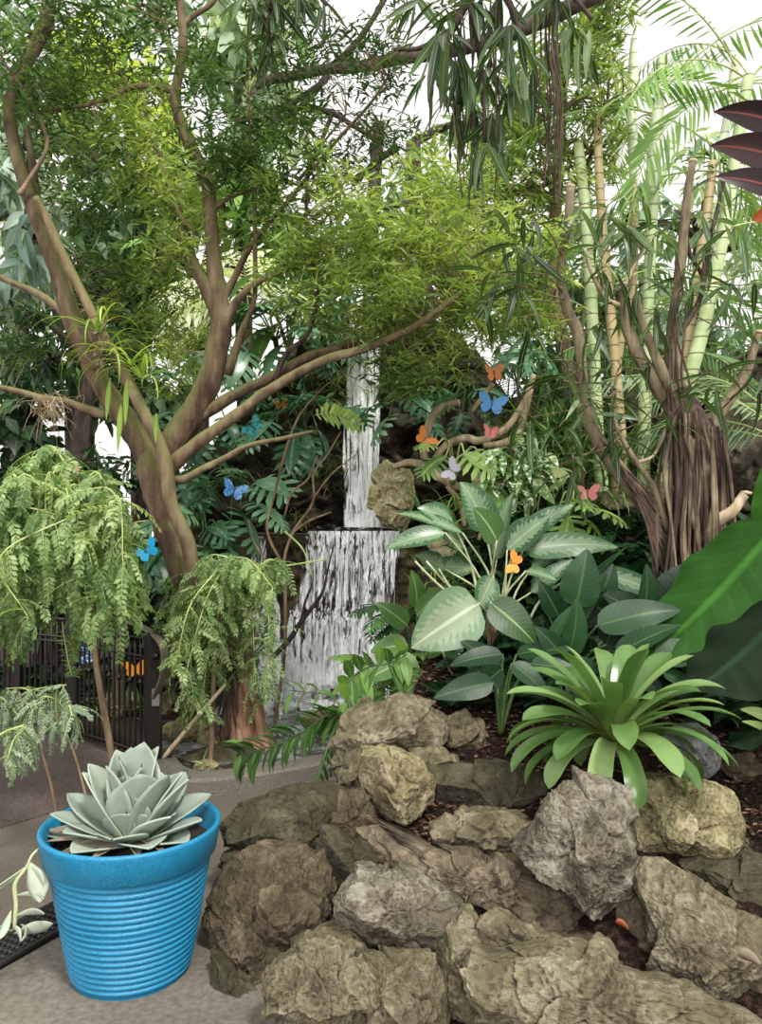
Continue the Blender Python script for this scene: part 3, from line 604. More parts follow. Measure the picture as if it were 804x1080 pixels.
# ------------------------------------------------------------------ water
def watermat(name, fac0, fac1, sc=(40, 20, .7), white=(.97,.98,1.), fade=None):
    m, t, o = nt(name); n1 = tex(t, 1., 5, .6, scale3=sc, dist=.25); n2 = tex(t, 1., 3, .6, scale3=(sc[0]*2.2, sc[1]*2.2, sc[2]*3))
    n3 = tex(t, 2.2, 2)
    s = math_(t, 'ADD', math_(t, 'MULTIPLY', n1, .6), math_(t, 'ADD', math_(t, 'MULTIPLY', n2, .25), math_(t, 'MULTIPLY', n3, .15)))
    at = N(t, 'ShaderNodeAttribute', attribute_name='leaf'); sp = t.nodes.new('ShaderNodeSeparateXYZ'); t.links.new(at.outputs['Vector'], sp.inputs[0])
    f = ramp(t, math_(t, 'ADD', s, math_(t, 'MULTIPLY', math_(t, 'SUBTRACT', sp.outputs[2], 1), .3)), [(fac0, 0.), (fac1, 1.)])
    b = pbr(t, None, white, .3, bump(t, s, .12, .01), .6); tr = t.nodes.new('ShaderNodeBsdfTransparent')
    tl = t.nodes.new('ShaderNodeBsdfTranslucent'); tl.inputs[0].default_value = (1, 1, 1, 1); mm = t.nodes.new('ShaderNodeMixShader'); mm.inputs[0].default_value = .12
    t.links.new(b.outputs[0], mm.inputs[1]); t.links.new(tl.outputs[0], mm.inputs[2])
    mx = t.nodes.new('ShaderNodeMixShader'); t.links.new(f, mx.inputs[0]); t.links.new(tr.outputs[0], mx.inputs[1]); t.links.new(mm.outputs[0], mx.inputs[2]); t.links.new(mx.outputs[0], o.inputs[0])
    return m
WM1, WM2 = watermat('falling_water', .475, .54), watermat('misty_water', .49, .63, (20, 14, 1.2))
def sheet(name, rows, mat, parent, nu=60, amp=.03, seed=0, k=7):
    """rows: (z, x0, x1, y, density)"""
    r = resample(np.array(rows, float), k) if False else None
    a = np.array(rows, float); s = np.linspace(0, len(a)-1, (len(a)-1)*k+1); a = np.stack([np.interp(s, range(len(a)), a[:, c]) for c in range(5)], 1)
    u = np.linspace(0, 1, nu)
    X = a[:, 1:2]+(a[:, 2:3]-a[:, 1:2])*u; Z = a[:, 0:1]+0*u; Y = a[:, 3:4]+0*u
    q = np.stack([X, Y, Z], -1).reshape(-1, 3); q[:, 1] -= amp*(fbm(q*V3(9, 1, 1.5)+seed, 3)); q[:, 0] += .01*fbm(q*V3(4, 1, 6)+seed+5, 2)
    ed = np.clip(np.minimum(u, 1-u)*9+.35, 0, 1)[None]*a[:, 4:5]
    m = M(); n = len(a); i = np.arange(n-1)[:, None]*nu; j = np.arange(nu-1)[None]
    m.add(q, np.stack([i+j, i+j+1, i+nu+1+j, i+nu+j], -1).reshape(-1, 4), None, np.stack([X*0, Z, ed], -1).reshape(-1, 3))
    return build(name, m, mat, parent)
def zx(px, py, d): p = P(px, py, d); return p[2], p[0]
wf = thing('waterfall', 'white two-tier waterfall dropping down the dark cliff into the pool', 'waterfall', (P(355, 735, 6.2)[0], 6.2, 0))
def srow(py, px0, px1, d, k): z, x0 = zx(px0, py, d); x1 = zx(px1, py, d)[1]; return (z, x0, x1, d, k)
for s_, mt_ in ((0, WM1), (5, WM2)):
    sheet('upper_stream', [srow(295, 370, 406, 6.72, 1.1), srow(400, 364, 402, 6.68, 1.12), srow(470, 360, 402, 6.64, 1.05), srow(520, 362, 404, 6.6, 1.1), srow(556, 360, 404, 6.5, 1.25)], mt_, wf, 50, .05, s_)
sheet('side_stream', [srow(310, 404, 424, 6.75, .6), srow(420, 402, 420, 6.7, .5), srow(520, 404, 424, 6.6, .3)], WM1, wf, 24, .04, 9)
sheet('ledge_film', [srow(553, 330, 425, 6.62, .9), srow(560, 322, 424, 6.3, .9)], WM2, wf, 40, .01, 3)
for s_, mt_, dd in ((1, WM1, 0), (8, WM1, .05), (4, WM2, .08)):
    sheet('lower_curtain', [srow(560, 320, 426, 6.28-dd, 1.03), srow(572, 320, 426, 6.25-dd, .98), srow(600, 316, 424, 6.18-dd, .9), srow(640, 306, 424, 6.1-dd, .93), srow(655, 300, 422, 6.02-dd, 1.08), srow(690, 284, 424, 5.95-dd, 1.1), srow(715, 276, 424, 5.88-dd, 1.3), srow(758, 262, 430, 5.74-dd, 1.5)], mt_, wf, 90, .07, s_)
sheet('side_cascade', [srow(566, 266, 282, 6.2, 1), srow(600, 262, 288, 6.1, 1), srow(640, 262, 296, 6.0, 1.1), srow(690, 262, 300, 5.8, 1.2), srow(740, 254, 300, 5.6, 1.2), srow(785, 236, 300, 5.4, 1.)], WM1, wf, 40, .09, 2)
sheet('side_cascade', [srow(566, 268, 280, 6.18, 1), srow(640, 260, 296, 5.97, 1.1), srow(690, 258, 300, 5.77, 1.2), srow(785, 232, 300, 5.37, 1.)], WM2, wf, 40, .09, 7)
# foam heaps
m = M(); S, Fc = ico(3)
for k_ in range(60):
    if k_ < 30 or k_ >= 46: px, py, d = RS.uniform(270, 420), RS.uniform(722, 752), RS.uniform(5.5, 5.85)
    elif k_ < 40: px, py, d = RS.uniform(244, 300), RS.uniform(745, 785), RS.uniform(5.0, 5.5)
    else: px, py, d = RS.uniform(365, 402), RS.uniform(552, 559), 6.5
    c_ = P(px, py, d); r_ = RS.uniform(.025, .08)*(.5 if 40 <= k_ < 46 else 1); q = S*(1+.35*fbm(S*3+k_, 3))[:, None]*V3(r_*1.6, r_, r_*.7)+c_; m.add(q, None, Fc, np.tile([0, 0, .8], (len(S), 1)))
tag(build('foam', m, WM2, wf), kind='stuff')
m = M(); m.add([V3(-1.35, 4.75, .03), V3(-.85, 4.38, .03), V3(-.2, 4.6, .03), V3(.25, 4.9, .03), V3(.45, 6.6, .03), V3(-1.6, 6.6, .03)], [(0, 1, 2, 3), (0, 3, 4, 5)])
mw, t, o = nt('pool_water'); n1 = tex(t, 14, 4); n2 = tex(t, 5, 5, .7); c_ = ramp(t, n2, [(.42, (.02,.022,.016)), (.62, (.3,.32,.32)), (.75, (.8,.82,.84))]); pbr(t, o, c_, .08, bump(t, n1, .5, .03), .6)
pl = build('water_pool', m, mw, smooth=False); tag(pl, 'dark rippling pool water with white foam below the falls', 'pool', kind='structure')
# ------------------------------------------------------------------ fence and gate
MF = plain('black_painted_iron', (.022,.018,.016), .38, .5, bs=.1, sc=30, var=.3, spec=.5)
MH = plain('worn_bronze_handrail', (.2,.165,.14), .28, .75, sc=8, var=.5, spec=.6)
g0, g1 = V3(-1.89, 5.05, 0), V3(-1.235, 4.5, 0)
gate = thing('iron_gate', 'black iron bar gate with a curved bronze handrail beside the tree', 'gate', g1)
gd = unit(g1-g0)
def gpnt(t, z): p = g0+(g1-g0)*t; return V3(p[0], p[1], z)
def rail(par, a, b, w=.022, h=.012, nm='rail'): m = M(); bar(m, a, b, w, h); return build(nm, m, MF, par)
m = M(); bar(m, g1+V3(-.0, 0, 0), g1+V3(0, 0, .745), .07, .055); build('post', m, MF, gate, smooth=False)
m = M(); bar(m, g1-gd*.075, g1-gd*.075+V3(0, 0, .72), .022, .045); build('stile', m, MF, gate, smooth=False)
for a, b in ((.70, .70), (.60, .60), (.07, .07)): rail(gate, gpnt(0, a), gpnt(.9, b))
for k_ in range(14):
    tt = .04+k_*.062; m = M(); p = gpnt(tt, 0)
    tube(m, [p+V3(0, 0, .05), p+V3(0, 0, .3), p+V3(0, 0, .69)], .0075, 8, 3)
    if k_ % 2: tube(m, [p+V3(0, 0, .44), p+V3(0, 0, .45), p+V3(0, 0, .455), p+V3(0, 0, .47)], [.008, .014, .014, .008], 8, 2)
    build('baluster', m, MF, gate)
hp = np.array([P(60, 636, 5.3), P(107, 646, 4.95), P(140, 657, 4.68), P(160, 667, 4.5), P(171, 680, 4.42), P(174, 698, 4.4), P(171, 716, 4.41), P(163, 736, 4.45)])
hs_ = resample(hp, 8); tg = unit(np.gradient(hs_, axis=0)); sd = unit(np.cross(tg, V3(*np.cross(gd, (0, 0, 1)))*0+unit(V3(gd[1], -gd[0], 0)))); 
side = unit(V3(gd[1], -gd[0], 0)); m = M(); n_ = len(hs_)
up_ = unit(np.cross(tg, side)); VV = np.stack([hs_-side*.019-up_*.007, hs_+side*.019-up_*.007, hs_+side*.019+up_*.007, hs_-side*.019+up_*.007], 1)
i = np.arange(n_-1)[:, None]*4; j = np.arange(4)[None]; j2 = (j+1) % 4; m.add(VV.reshape(-1, 3), np.vstack([np.stack([i+j, i+j2, i+4+j2, i+4+j], -1).reshape(-1, 4), [(0, 1, 2, 3), (n_*4-1, n_*4-2, n_*4-3, n_*4-4)]]))
tag(build('handrail', m, MH, gate, smooth=False), 'broad shiny bronze handrail')
m = M(); q = g1+V3(.02, -.045, .40); box(m, (-.02, -.012, -.045), (.02, .012, .045), c=q); build('latch_plate', m, plain('grey_steel', (.28,.27,.28), .4, .7), gate, smooth=False)
m = M(); tube(m, [g1+V3(.02, -.03, .62), g1+V3(.02, -.06, .62)], .02, 14, 2); build('lock', m, MF, gate)
m = M(); bar(m, g1+V3(0, 0, .72), P(163, 667, 4.49), .03, .03); build('bracket', m, MF, gate)
f0 = V3(-2.95, 5.62, 0)
fn = thing('iron_fence', 'black iron bar fence panel running left from the gate', 'fence', g0)
def fpnt(t, z): p = g0+(f0-g0)*t; return V3(p[0], p[1], z)
for nm, p, w_ in (('post', g0+V3(.0, .0, 0), .07), ('post', fpnt(.42, 0), .055), ('post', f0, .06)):
    m = M(); bar(m, p, p+V3(0, 0, .80), w_, .05); bar(m, p+V3(0, 0, .8), p+V3(0, 0, .815), w_+.015, .065); build(nm, m, MF, fn, smooth=False)
for z in (.74, .63, .60, .09): rail(fn, fpnt(0, z), fpnt(1, z))
for k_ in range(24):
    p = fpnt(.03+k_*.041, 0); m = M(); tube(m, [p+V3(0, 0, .07), p+V3(0, 0, .4), p+V3(0, 0, .735)], .0075, 8, 2); build('baluster', m, MF, fn)
# ------------------------------------------------------------------ butterflies cut from painted sheet
def butterfly(label, px, py, d, wpx, rot, col, col2=None, yaw=0, pitch=0, fold=.25, single=False):
    r = thing('butterfly_ornament', label, 'butterfly ornament', P(px, py, d), 'painted butterfly ornaments')
    s = wpx/F*d/2; mt = plain('wing_paint', col, .45) if col2 is None else None
    if col2 is not None:
        mt, t, o = nt('wing_paint'); n = tex(t, 45, 2); pbr(t, o, ramp(t, n, [(.47, col), (.53, col2)]), .45)
    a, b, c = math.radians(rot), math.radians(yaw), math.radians(pitch)
    Rz = np.array([[math.cos(a), 0, -math.sin(a)], [0, 1, 0], [math.sin(a), 0, math.cos(a)]]); Ry = np.array([[math.cos(b), -math.sin(b), 0], [math.sin(b), math.cos(b), 0], [0, 0, 1]])
    Rx = np.array([[1, 0, 0], [0, math.cos(c), -math.sin(c)], [0, math.sin(c), math.cos(c)]]); Rm = Ry@Rx@Rz
    up = [(0, .02), (.12, .22), (.35, .5), (.62, .66), (.92, .64), (1.0, .5), (.92, .3), (.8, .08), (.6, -.04), (.72, -.2), (.7, -.42), (.52, -.6), (.3, -.62), (.14, -.45), (.0, -.2)]
    for sg in ((1,) if single else (-1, 1)):
        m = M(); q = np.array([(x*sg, -abs(x)*fold, z) for x, z in [(0.3, 0.)]+up])*s; q = q@Rm.T+ORG[r.name]
        m.add(q, None, [(0, i+1, (i+1) % len(up)+1) if sg > 0 else (0, (i+1) % len(up)+1, i+1) for i in range(len(up))]); build('wing', m, mt, r, smooth=False, solid=.004)
    m = M(); q = np.array([(0, -.02, .3), (0, -.03, .05), (0, -.02, -.4)])*s; tube(m, q@Rm.T+ORG[r.name], [s*.05, s*.08, s*.03], 8, 4); build('body', m, plain('butterfly_body', tuple(x*.5 for x in col), .5), r)
    return r
BO = (.75,.24,.05)
butterfly('orange butterfly ornament, uppermost on the dark cliff right of the falls', 521, 393, 4.95, 27, 8, BO, yaw=35, fold=.1)
butterfly('blue butterfly ornament with spread wings below the uppermost orange one', 519, 426, 4.95, 32, -12, (.10,.30,.66))
butterfly('orange butterfly ornament perched on the bent driftwood', 448, 463, 5.1, 26, -42, BO, yaw=20)
butterfly('salmon pink butterfly ornament at the driftwood tip', 517, 455, 5.1, 20, -10, (.8,.22,.22), yaw=30, fold=.1)
butterfly('lilac grey butterfly ornament above the light cut leaves', 476, 496, 4.85, 26, 60, (.5,.47,.55), yaw=20)
butterfly('glowing orange butterfly ornament among the silver striped leaves', 542, 594, 3.85, 26, 70, (.85,.32,.06), yaw=20)
butterfly('pale blue patterned butterfly ornament behind the large silver leaf', 461, 646, 4.4, 32, 60, (.12,.4,.55), (.4,.68,.75), yaw=20)
butterfly('small bright blue butterfly ornament low in the shade near the bed rocks', 527, 699, 3.75, 13, 20, (.06,.35,.6), yaw=20)
butterfly('orange brown spotted butterfly ornament left of the upper stream', 296, 426, 5.9, 17, 10, (.75,.36,.07), (.35,.12,.02), yaw=20)
butterfly('teal patterned butterfly ornament under the low tree limb', 267, 451, 5.6, 26, 50, (.02,.25,.3), (.1,.45,.48), yaw=25)
butterfly('blue patterned butterfly ornament among the cut leaves by the trunk', 247, 517, 5.3, 28, -20, (.05,.22,.55), (.2,.42,.75), yaw=15)
butterfly('bright blue butterfly ornament left of the main trunk', 155, 581, 4.7, 28, 35, (.02,.38,.72), yaw=15)
butterfly('blue and white butterfly ornament seen through the gate bars', 92, 690, 5.3, 22, 80, (.04,.2,.5), (.55,.75,.9), yaw=10)
butterfly('orange butterfly ornament seen through the gate bars near the post', 143, 705, 5.0, 26, 5, (.9,.33,.03), yaw=10)
butterfly('orange butterfly ornament at the left edge in the feathery shrub', 4, 625, 3.6, 20, 20, (.6,.2,.05), yaw=10)
butterfly('pink butterfly ornament behind the cut-leaf plant on the terrace', 620, 520, 5.3, 26, 5, (.6,.2,.2), yaw=10)
# ------------------------------------------------------------------ blue pot
PC = V3(-.763, 2.522, 0)
pot = thing('planter_pot', 'bright blue ribbed plastic planter pot standing on the pale slab', 'pot', PC)
m, t, o = nt('blue_plastic'); n1 = tex(t, 220, 3, .7); n2 = tex(t, 5, 3)
col = ramp(t, n1, [(.3, (.004,.13,.27)), (.5, (.008,.19,.36)), (.72, (.03,.29,.48))]); col = mixc(t, .25, col, ramp(t, n2, [(.3,.3),(.7,.75)]), 'OVERLAY')
pbr(t, o, col, .46, bump(t, n1, .12, .002), .5); MB = m
zt, rt, rb = .452, .267, .171
def rad(z): return rb+(.238-rb)*(z/(.36))**.85
prof = [(0, .004), (rb-.02, .004), (rb-.004, .0), (rb, .006)]
z = .016; k = 0
rib = (.352-.016)/18
for k in range(18):
    z0 = .016+k*rib
    for q in np.linspace(0, 1, 7)[:-1]: prof.append((rad(z0+q*rib)-.0055+.0085*math.sin(PI*q)**.8, z0+q*rib))
prof += [(rad(.352), .352), (.240, .362), (.242, .366)]
m = M(); lathe(m, prof, PC, 128); prof2 = [(.225, .36), (.212, .2), (.16, .02), (0, .02)]; lathe(m, prof2, PC, 64); build('body', m, MB, pot)
m = M(); lathe(m, [(.242, .364), (.249, .362), (.254, .366), (.2665, .437), (.2685, .446), (.267, .452), (.261, .455), (.254, .452), (.249, .444), (.238, .37), (.225, .36)], PC, 128); build('rim', m, MB, pot)
m = M(); u = np.linspace(0, 1, 14); pf = [(.245*a, .385+.02*math.cos(a*2)) for a in u]
lathe(m, pf, PC, 48); m.v[0][:, 2] += .012*noise(m.v[0]*30); build('soil', m, plain('potting_soil', (.03,.02,.014), .95, bs=.8, sc=60, var=.5), pot)
# agave
ag = thing('agave', 'pale grey green agave rosette growing in the blue pot', 'agave', PC+V3(0, 0, .39))
m = M(); mt = M(); c0 = PC+V3(.005, 0, .385); SPM = plain('black_spine', (.02,.012,.01), .5)
def agleaf(az, el, L, W, droop=.2, roll=0, r0=.02):
    el = el+7 if 30 < el < 76 else el
    a, e = math.radians(az), math.radians(el); d = V3(math.sin(a)*math.cos(e), math.cos(a)*math.cos(e), math.sin(e))
    b = c0+V3(d[0], d[1], 0)*r0+V3(0, 0, .0)
    s = np.cross(d, V3(0, 0, 1)); s = unit(s)
    W *= 1.55; L *= 1.06; tip = leaf(m, b, d, L, W, 'agave', droop, roll, .28, 14, 8, RS.uniform(.3, .8), side=s)
    mt = M(); D2 = unit(tip-b); dd = D2+V3(0, 0, -.1)
    tube(mt, [tip-dd*.006, tip+dd*.014], [.0028, .0004], 6, 2); build('spine', mt, SPM, ag)
# az: 0 = away from camera, 180 = towards camera, 90 = right
AG = [(176,50,.135,.105,-.1),(205,62,.185,.115,-.1),(150,60,.24,.115,-.15),(195,80,.215,.10,0),(100,84,.225,.085,0),(250,82,.25,.095,0),(20,78,.285,.12,-.1),(300,76,.27,.1,0),(60,70,.28,.1,.05),(340,62,.27,.1,.05),
      (235,64,.25,.10,-.1),(262,48,.25,.09,-.15),(282,52,.26,.09,0),(285,28,.24,.085,-.15),(255,25,.235,.08,-.1),(232,24,.2,.09,0),(118,52,.25,.09,-.1),(98,42,.25,.08,-.1),(80,50,.24,.085,0),(128,32,.2,.085,.1),(108,22,.23,.07,-.1),(150,22,.18,.09,.2),
      (182,30,.17,.10,.1),(212,14,.2,.09,.0),(120,14,.2,.09,.0),(270,8,.25,.075,.05),(300,20,.25,.08,.1),(330,30,.26,.09,.1),(0,34,.25,.1,.1),(30,32,.25,.09,.1),(60,28,.24,.09,.1)]
for a_ in AG: agleaf(*a_)
build('leaves', m, G['agave'], ag, solid=.005)
m = M()
for az, L in ((285, .27), (250, .22), (268, .25), (225, .2), (140, .2), (300, .26), (160, .17), (195, .19)):
    a = math.radians(az); d = V3(math.sin(a), math.cos(a), .12); leaf(m, c0+d*.05+V3(0, 0, .02), d, L-.02, .045, 'lance', .1, RS.normal()*.5, .4, 10, 4, RS.rand())
tag(build('dead_leaves', m, G['dryleaf'], ag, solid=.002), 'dry shrivelled outer leaves')
# hanging offshoot
dq = 2.38
hs = thing('succulent_offshoot', 'pale drooping succulent offshoot hanging left of the blue pot', 'succulent', P(44, 897, dq))
m = M(); tube(m, [P(44, 893, dq+.03), P(34, 902, dq-.0), P(28, 915, dq), P(16, 932, dq), P(17, 955, dq), P(15, 980, dq)], [.004,.004,.005,.007,.006,.006], 8, 4); build('stem', m, B['cream'], hs)
m = M()
for (x0, y0, x1, y1, w, dr) in ((30,908,46,948,24,.3),(26,915,-14,948,11,.2),(17,944,50,940,8,.5),(16,966,50,955,9,.5),(14,982,-16,974,10,.2),(15,984,52,978,15,-.2),(14,976,24,990,14,.3),(22,975,38,982,6,1.6),(30,912,48,930,15,.2),(12,960,2,990,9,.3)):
    a, b = P(x0, y0, dq), P(x1, y1, dq-.03); L = np.linalg.norm(b-a); leaf(m, a, b-a, L*1.06, w/F*dq, 'obov', dr, .2, .25, 10, 4, RS.uniform(.6, 1), side=V3(0, -.6, 1) if abs(b[0]-a[0]) > abs(b[2]-a[2]) else V3(1, -.3, 0))
build('leaves', m, G['agave'], hs, solid=.003)
# ------------------------------------------------------------------ main forked tree
D0 = 4.9
mt_ = thing('forked_tree', 'mossy brown forked tree with fine narrow leaves spreading over the waterfall', 'tree', (P(255, 795, D0)[0], D0, 0))
bs = []; BR = []
LS = .76
def limb(par, pts, d, mat, name='limb', rough=.12, sides=12, rec=True):
    p, r = pxpath(pts, d); r = r*LS; m = M(); c = tube(m, p, r, sides, 6, rough); 
    if rec: BR.append(c)
    return build(name, m, mat, par)
limb(mt_, [(270,808,40),(264,785,31),(258,755,26),(252,725,24),(244,695,21),(228,660,20),(205,625,20),(189,590,20),(178,555,20),(169,522,22),(164,492,25),(160,470,18)], D0, B['main'], 'trunk', .16, 20)
limb(mt_, [(166,500,20),(146,462,18),(122,428,15),(103,398,14),(90,368,13.5),(76,335,14),(62,290,12),(47,250,11),(30,205,10),(17,160,9,.05),(10,115,9,.1),(24,72,9,.12),(45,35,10,.15),(52,0,10,.2),(56,-60,9,.2)], D0, B['main'], 'limb', .1, 14)
limb(mt_, [(168,500,21),(186,462,20),(210,425,18),(226,385,16),(233,345,15),(231,315,13),(225,270,10.5),(222,230,9.5),(219,195,9),(205,162,9),(191,130,8),(185,104,7.5),(190,70,6.5),(193,35,6),(190,0,6),(187,-60,5)], D0, B['main'], 'limb', .1, 14)
limb(mt_, [(228,665,11,-.1),(212,628,10.5,-.14),(203,595,10,-.2),(196,565,9.5,-.22),(180,530,9.5,-.22),(176,495,9.5,-.22),(166,462,8.5,-.2),(148,428,8,-.18),(130,392,7.5,-.16),(107,350,7,-.15),(88,312,6.5,-.12),(68,272,6,-.1),(52,235,5.5,-.1),(38,208,5,-.1)], D0, B['mainl'], 'limb', .08, 10)
limb(mt_, [(180,492,12,-.05),(205,470,9,-.1),(250,437,7.5,-.15),(283,412,7,-.2),(318,392,6.5,-.25),(350,377,6,-.3),(385,368,5.5,-.3),(410,357,5,-.3),(440,343,4.5,-.35),(475,318,4,-.4),(500,300,3.5,-.4),(530,290,2.5,-.4),(570,292,1.5,-.4)], D0, B['mainl'], 'limb')
limb(mt_, [(210,440,9,0),(245,418,8,0),(285,398,7,0),(325,376,6.5,0),(352,368,5.5,.05),(388,356,5,.05),(415,340,4.5,.1),(445,322,4,.1),(470,304,3.5,.1),(496,297,2.5,.1)], D0, B['main'], 'limb')
limb(mt_, [(232,335,10,0),(215,298,9.5,0),(205,280,8.5,.02),(196,262,7.5,.05),(193,248,5,.06)], D0, B['main'], 'limb')
limb(mt_, [(236,345,8,0),(250,318,6,-.05),(268,300,5,-.05),(287,290,4.5,-.1),(304,284,4,-.1)], D0, B['mainl'], 'branch')
limb(mt_, [(234,318,6,.0),(248,292,5,.0),(263,262,4.5,.0),(285,234,3.5,.0),(310,205,3,.0),(345,160,2.5,.0),(390,110,2,0),(410,80,1.5,0)], D0, B['main'], 'branch')
limb(mt_, [(240,395,7),(255,350,5),(268,315,3.6),(269,260,3.2),(268,200,3),(264,150,2.5),(262,100,2)], D0, B['main'], 'branch')
limb(mt_, [(290,400,4,-.1),(303,372,3.5,-.1),(325,352,3,-.1),(334,312,3,-.1),(328,270,2.6,-.1),(323,225,2.2,-.1),(330,170,1.8,-.1),(365,120,1.4,-.1)], D0, B['dark'], 'branch')
limb(mt_, [(80,345,8,0),(62,325,6.5,.0),(40,310,5.5,.05),(18,300,4.5,.1),(-5,290,4,.15),(-40,272,3,.2)], D0, B['mainl'], 'limb')
limb(mt_, [(112,438,8,.05),(92,432,6,.05),(70,424,5.5,.1),(45,420,5,.1),(20,413,4.5,.15),(-30,402,4,.2)], D0, B['mainl'], 'limb')
limb(mt_, [(40,215,5,.05),(36,190,6,.05),(33,165,5,.05),(28,135,5,.08)], D0, B['main'], 'branch')
limb(mt_, [(187,98,5),(165,91,4.5),(140,92,4),(115,104,3),(80,113,2.5),(40,118,2)], D0, B['main'], 'branch')
limb(mt_, [(190,30,5),(202,18,4),(222,5,3.5),(240,-20,3)], D0, B['main'], 'branch')
limb(mt_, [(222,222,5),(240,210,3),(265,200,2.5),(300,190,2)], D0, B['main'], 'branch')
limb(mt_, [(150,108,3,.1),(185,215,3,.1),(205,245,3,.1)][::-1], D0, B['twig'], 'branch')
limb(mt_, [(20,205,4,-.1),(30,190,3,-.1),(50,150,2.5,-.1),(28,100,2,-.1),(0,60,2,-.1)], D0, B['twig'], 'branch')
limb(mt_, [(172,505,6,-.05),(192,506,5.5,-.1),(215,494,5,-.12),(240,482,4.5,-.14),(262,470,3.5,-.15),(300,462,3,-.15),(330,455,2,-.15)], D0, B['mainl'], 'branch')
for pts in ([(238,770,9),(225,796,6),(206,808,4),(192,812,3)], [(258,785,13),(246,800,9),(226,810,5)], [(275,780,11),(288,797,8),(300,806,5)], [(262,785,14),(268,800,12),(272,810,8)]):
    limb(mt_, pts, D0, B['root'], 'buttress_root', .15, 9, rec=False)
for k_ in range(15):
    u_ = -1+2*k_/14.+RS.normal()*.06; w0, w1 = 15, 25; dz = -.12*math.sqrt(max(0, 1-u_*u_))-.01
    limb(mt_, [(250+u_*w0,680+RS.rand()*12,3,dz*.8),(254+u_*w0+RS.normal()*3,712,RS.uniform(3.5,6.5),dz),(258+u_*19+RS.normal()*3,745,RS.uniform(4,7),dz*1.1),(263+u_*w1+RS.normal()*2,785,RS.uniform(4.5,7.5),dz*1.4),(266+u_*34,806,RS.uniform(4,6),dz*1.8)], D0, B['root'], 'fused_root', .15, 8, rec=False)
for k_ in range(9):
    x = RS.uniform(236, 250); limb(mt_, [(x,690,1.5,-.15),(x+RS.normal()*4,730,1.5,-.18),(x+RS.normal()*5,770,1.5,-.16),(x+RS.normal()*6,795,1.2,-.1)], D0, B['aer'], 'aerial_root', 0, 5, rec=False)
LS = 1.
BRP = np.vstack(BR)
# crown: (px,py,rx,ry,d0,d1, sprays, tint)
CROWN = [(60,30,90,50,4.2,5.8,95,.35),(150,35,70,50,4.2,5.8,70,.35),(40,110,70,60,4.2,5.8,85,.42),(120,130,70,60,4.4,5.8,95,.5),(170,170,50,50,4.6,5.6,50,.75),(190,220,60,45,4.6,5.6,60,.85),(110,200,70,40,4.6,5.8,55,.45),
 (235,120,50,45,4.2,5.4,60,.32),(240,170,60,30,4.2,5.4,40,.35),(300,175,60,35,4.3,5.4,40,.4),(310,225,50,40,4.4,5.4,40,.5),(340,200,40,30,4.4,5.2,20,.5),
 (155,320,55,55,4.8,5.8,75,.6),(185,375,45,40,4.8,5.8,45,.68),(120,300,40,50,4.8,5.8,35,.45),(210,270,40,30,4.8,5.6,24,.8),(30,350,40,60,4.9,5.9,25,.35),
 (370,255,60,55,4.2,5.4,100,.66),(430,270,70,70,4.1,5.6,140,.72),(500,290,70,60,4.1,5.4,120,.8),(470,200,60,40,4.4,5.6,45,.6),(440,345,70,45,4.1,5.4,85,.62),(515,328,50,38,4.1,5.2,60,.72),(565,310,40,36,4.2,5.0,36,.75),
 (370,330,50,35,4.2,5.2,45,.55),(300,300,40,30,4.3,5.2,20,.55),(440,395,50,18,4.2,5.2,25,.5),(400,400,50,18,4.3,5.2,22,.42),(560,270,40,40,4.2,5,30,.75),(320,260,30,30,4.4,5,20,.6)]
m, m2, mw_ = M(), M(), M(); T = tdiamond(.2)
for b_ in CROWN:
    n = int(b_[6]*.46); c = blob(b_, n); twigs(mw_, BRP, c, .0018)
    cc = np.vstack([c+RS.normal(size=c.shape)*.05 for _ in range(4)])
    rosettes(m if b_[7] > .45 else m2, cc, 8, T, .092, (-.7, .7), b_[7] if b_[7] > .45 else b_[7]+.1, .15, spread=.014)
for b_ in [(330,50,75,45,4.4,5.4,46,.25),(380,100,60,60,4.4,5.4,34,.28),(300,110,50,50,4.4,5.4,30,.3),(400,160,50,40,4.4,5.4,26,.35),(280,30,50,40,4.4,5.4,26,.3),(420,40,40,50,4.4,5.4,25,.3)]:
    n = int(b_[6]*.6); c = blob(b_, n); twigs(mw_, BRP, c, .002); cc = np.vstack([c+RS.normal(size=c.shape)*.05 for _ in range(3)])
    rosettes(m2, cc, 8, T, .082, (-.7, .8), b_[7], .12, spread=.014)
build('leaves', m, G['fine'], mt_); tag(build('shade_painted_leaves', m2, G['finedark'], mt_), 'darker upper leaves of the crown'); build('twigs', mw_, B['twig'], mt_)
# epiphyte in the fork and old nest
ep = thing('spider_plant', 'yellow green strappy epiphyte growing in the fork of the mossy tree', 'epiphyte', P(118, 400, 4.75))
m = M()
for (x, y) in ((112, 372), (104, 352), (150, 400), (138, 385)):
    for k_ in range(11):
        a = RS.uniform(0, 2*PI); e = RS.uniform(.2, 1.2); leaf(m, P(x, y, 4.68), V3(math.cos(a)*math.cos(e), math.sin(a)*math.cos(e)*.6-.1, math.sin(e)), RS.uniform(.25, .5), .018, 'blade', RS.uniform(1.8, 2.8), 0, .3, 12, 2, RS.rand())
for (x, y, x2, y2) in ((116,400,112,445),(134,400,132,450),(128,425,124,480),(165,435,164,468)):
    leaf(m, P(x, y, 4.6), P(x2, y2, 4.6)-P(x, y, 4.6), (y2-y)/F*4.6, .03, 'lance', .2, .3, .2, 10, 2, RS.rand()*.5, side=V3(1, .3, 0))
build('leaves', m, G['yel'], ep)
m = M()
for k_ in range(40):
    c_ = P(100+RS.normal()*7, 365+RS.normal()*16, 4.66); d_ = unit(RS.normal(size=3)*V3(1, .3, 1)); leaf(m, c_, d_, RS.uniform(.05, .12), .025, 'lance', .6, 0, .3, 5, 2, RS.rand())
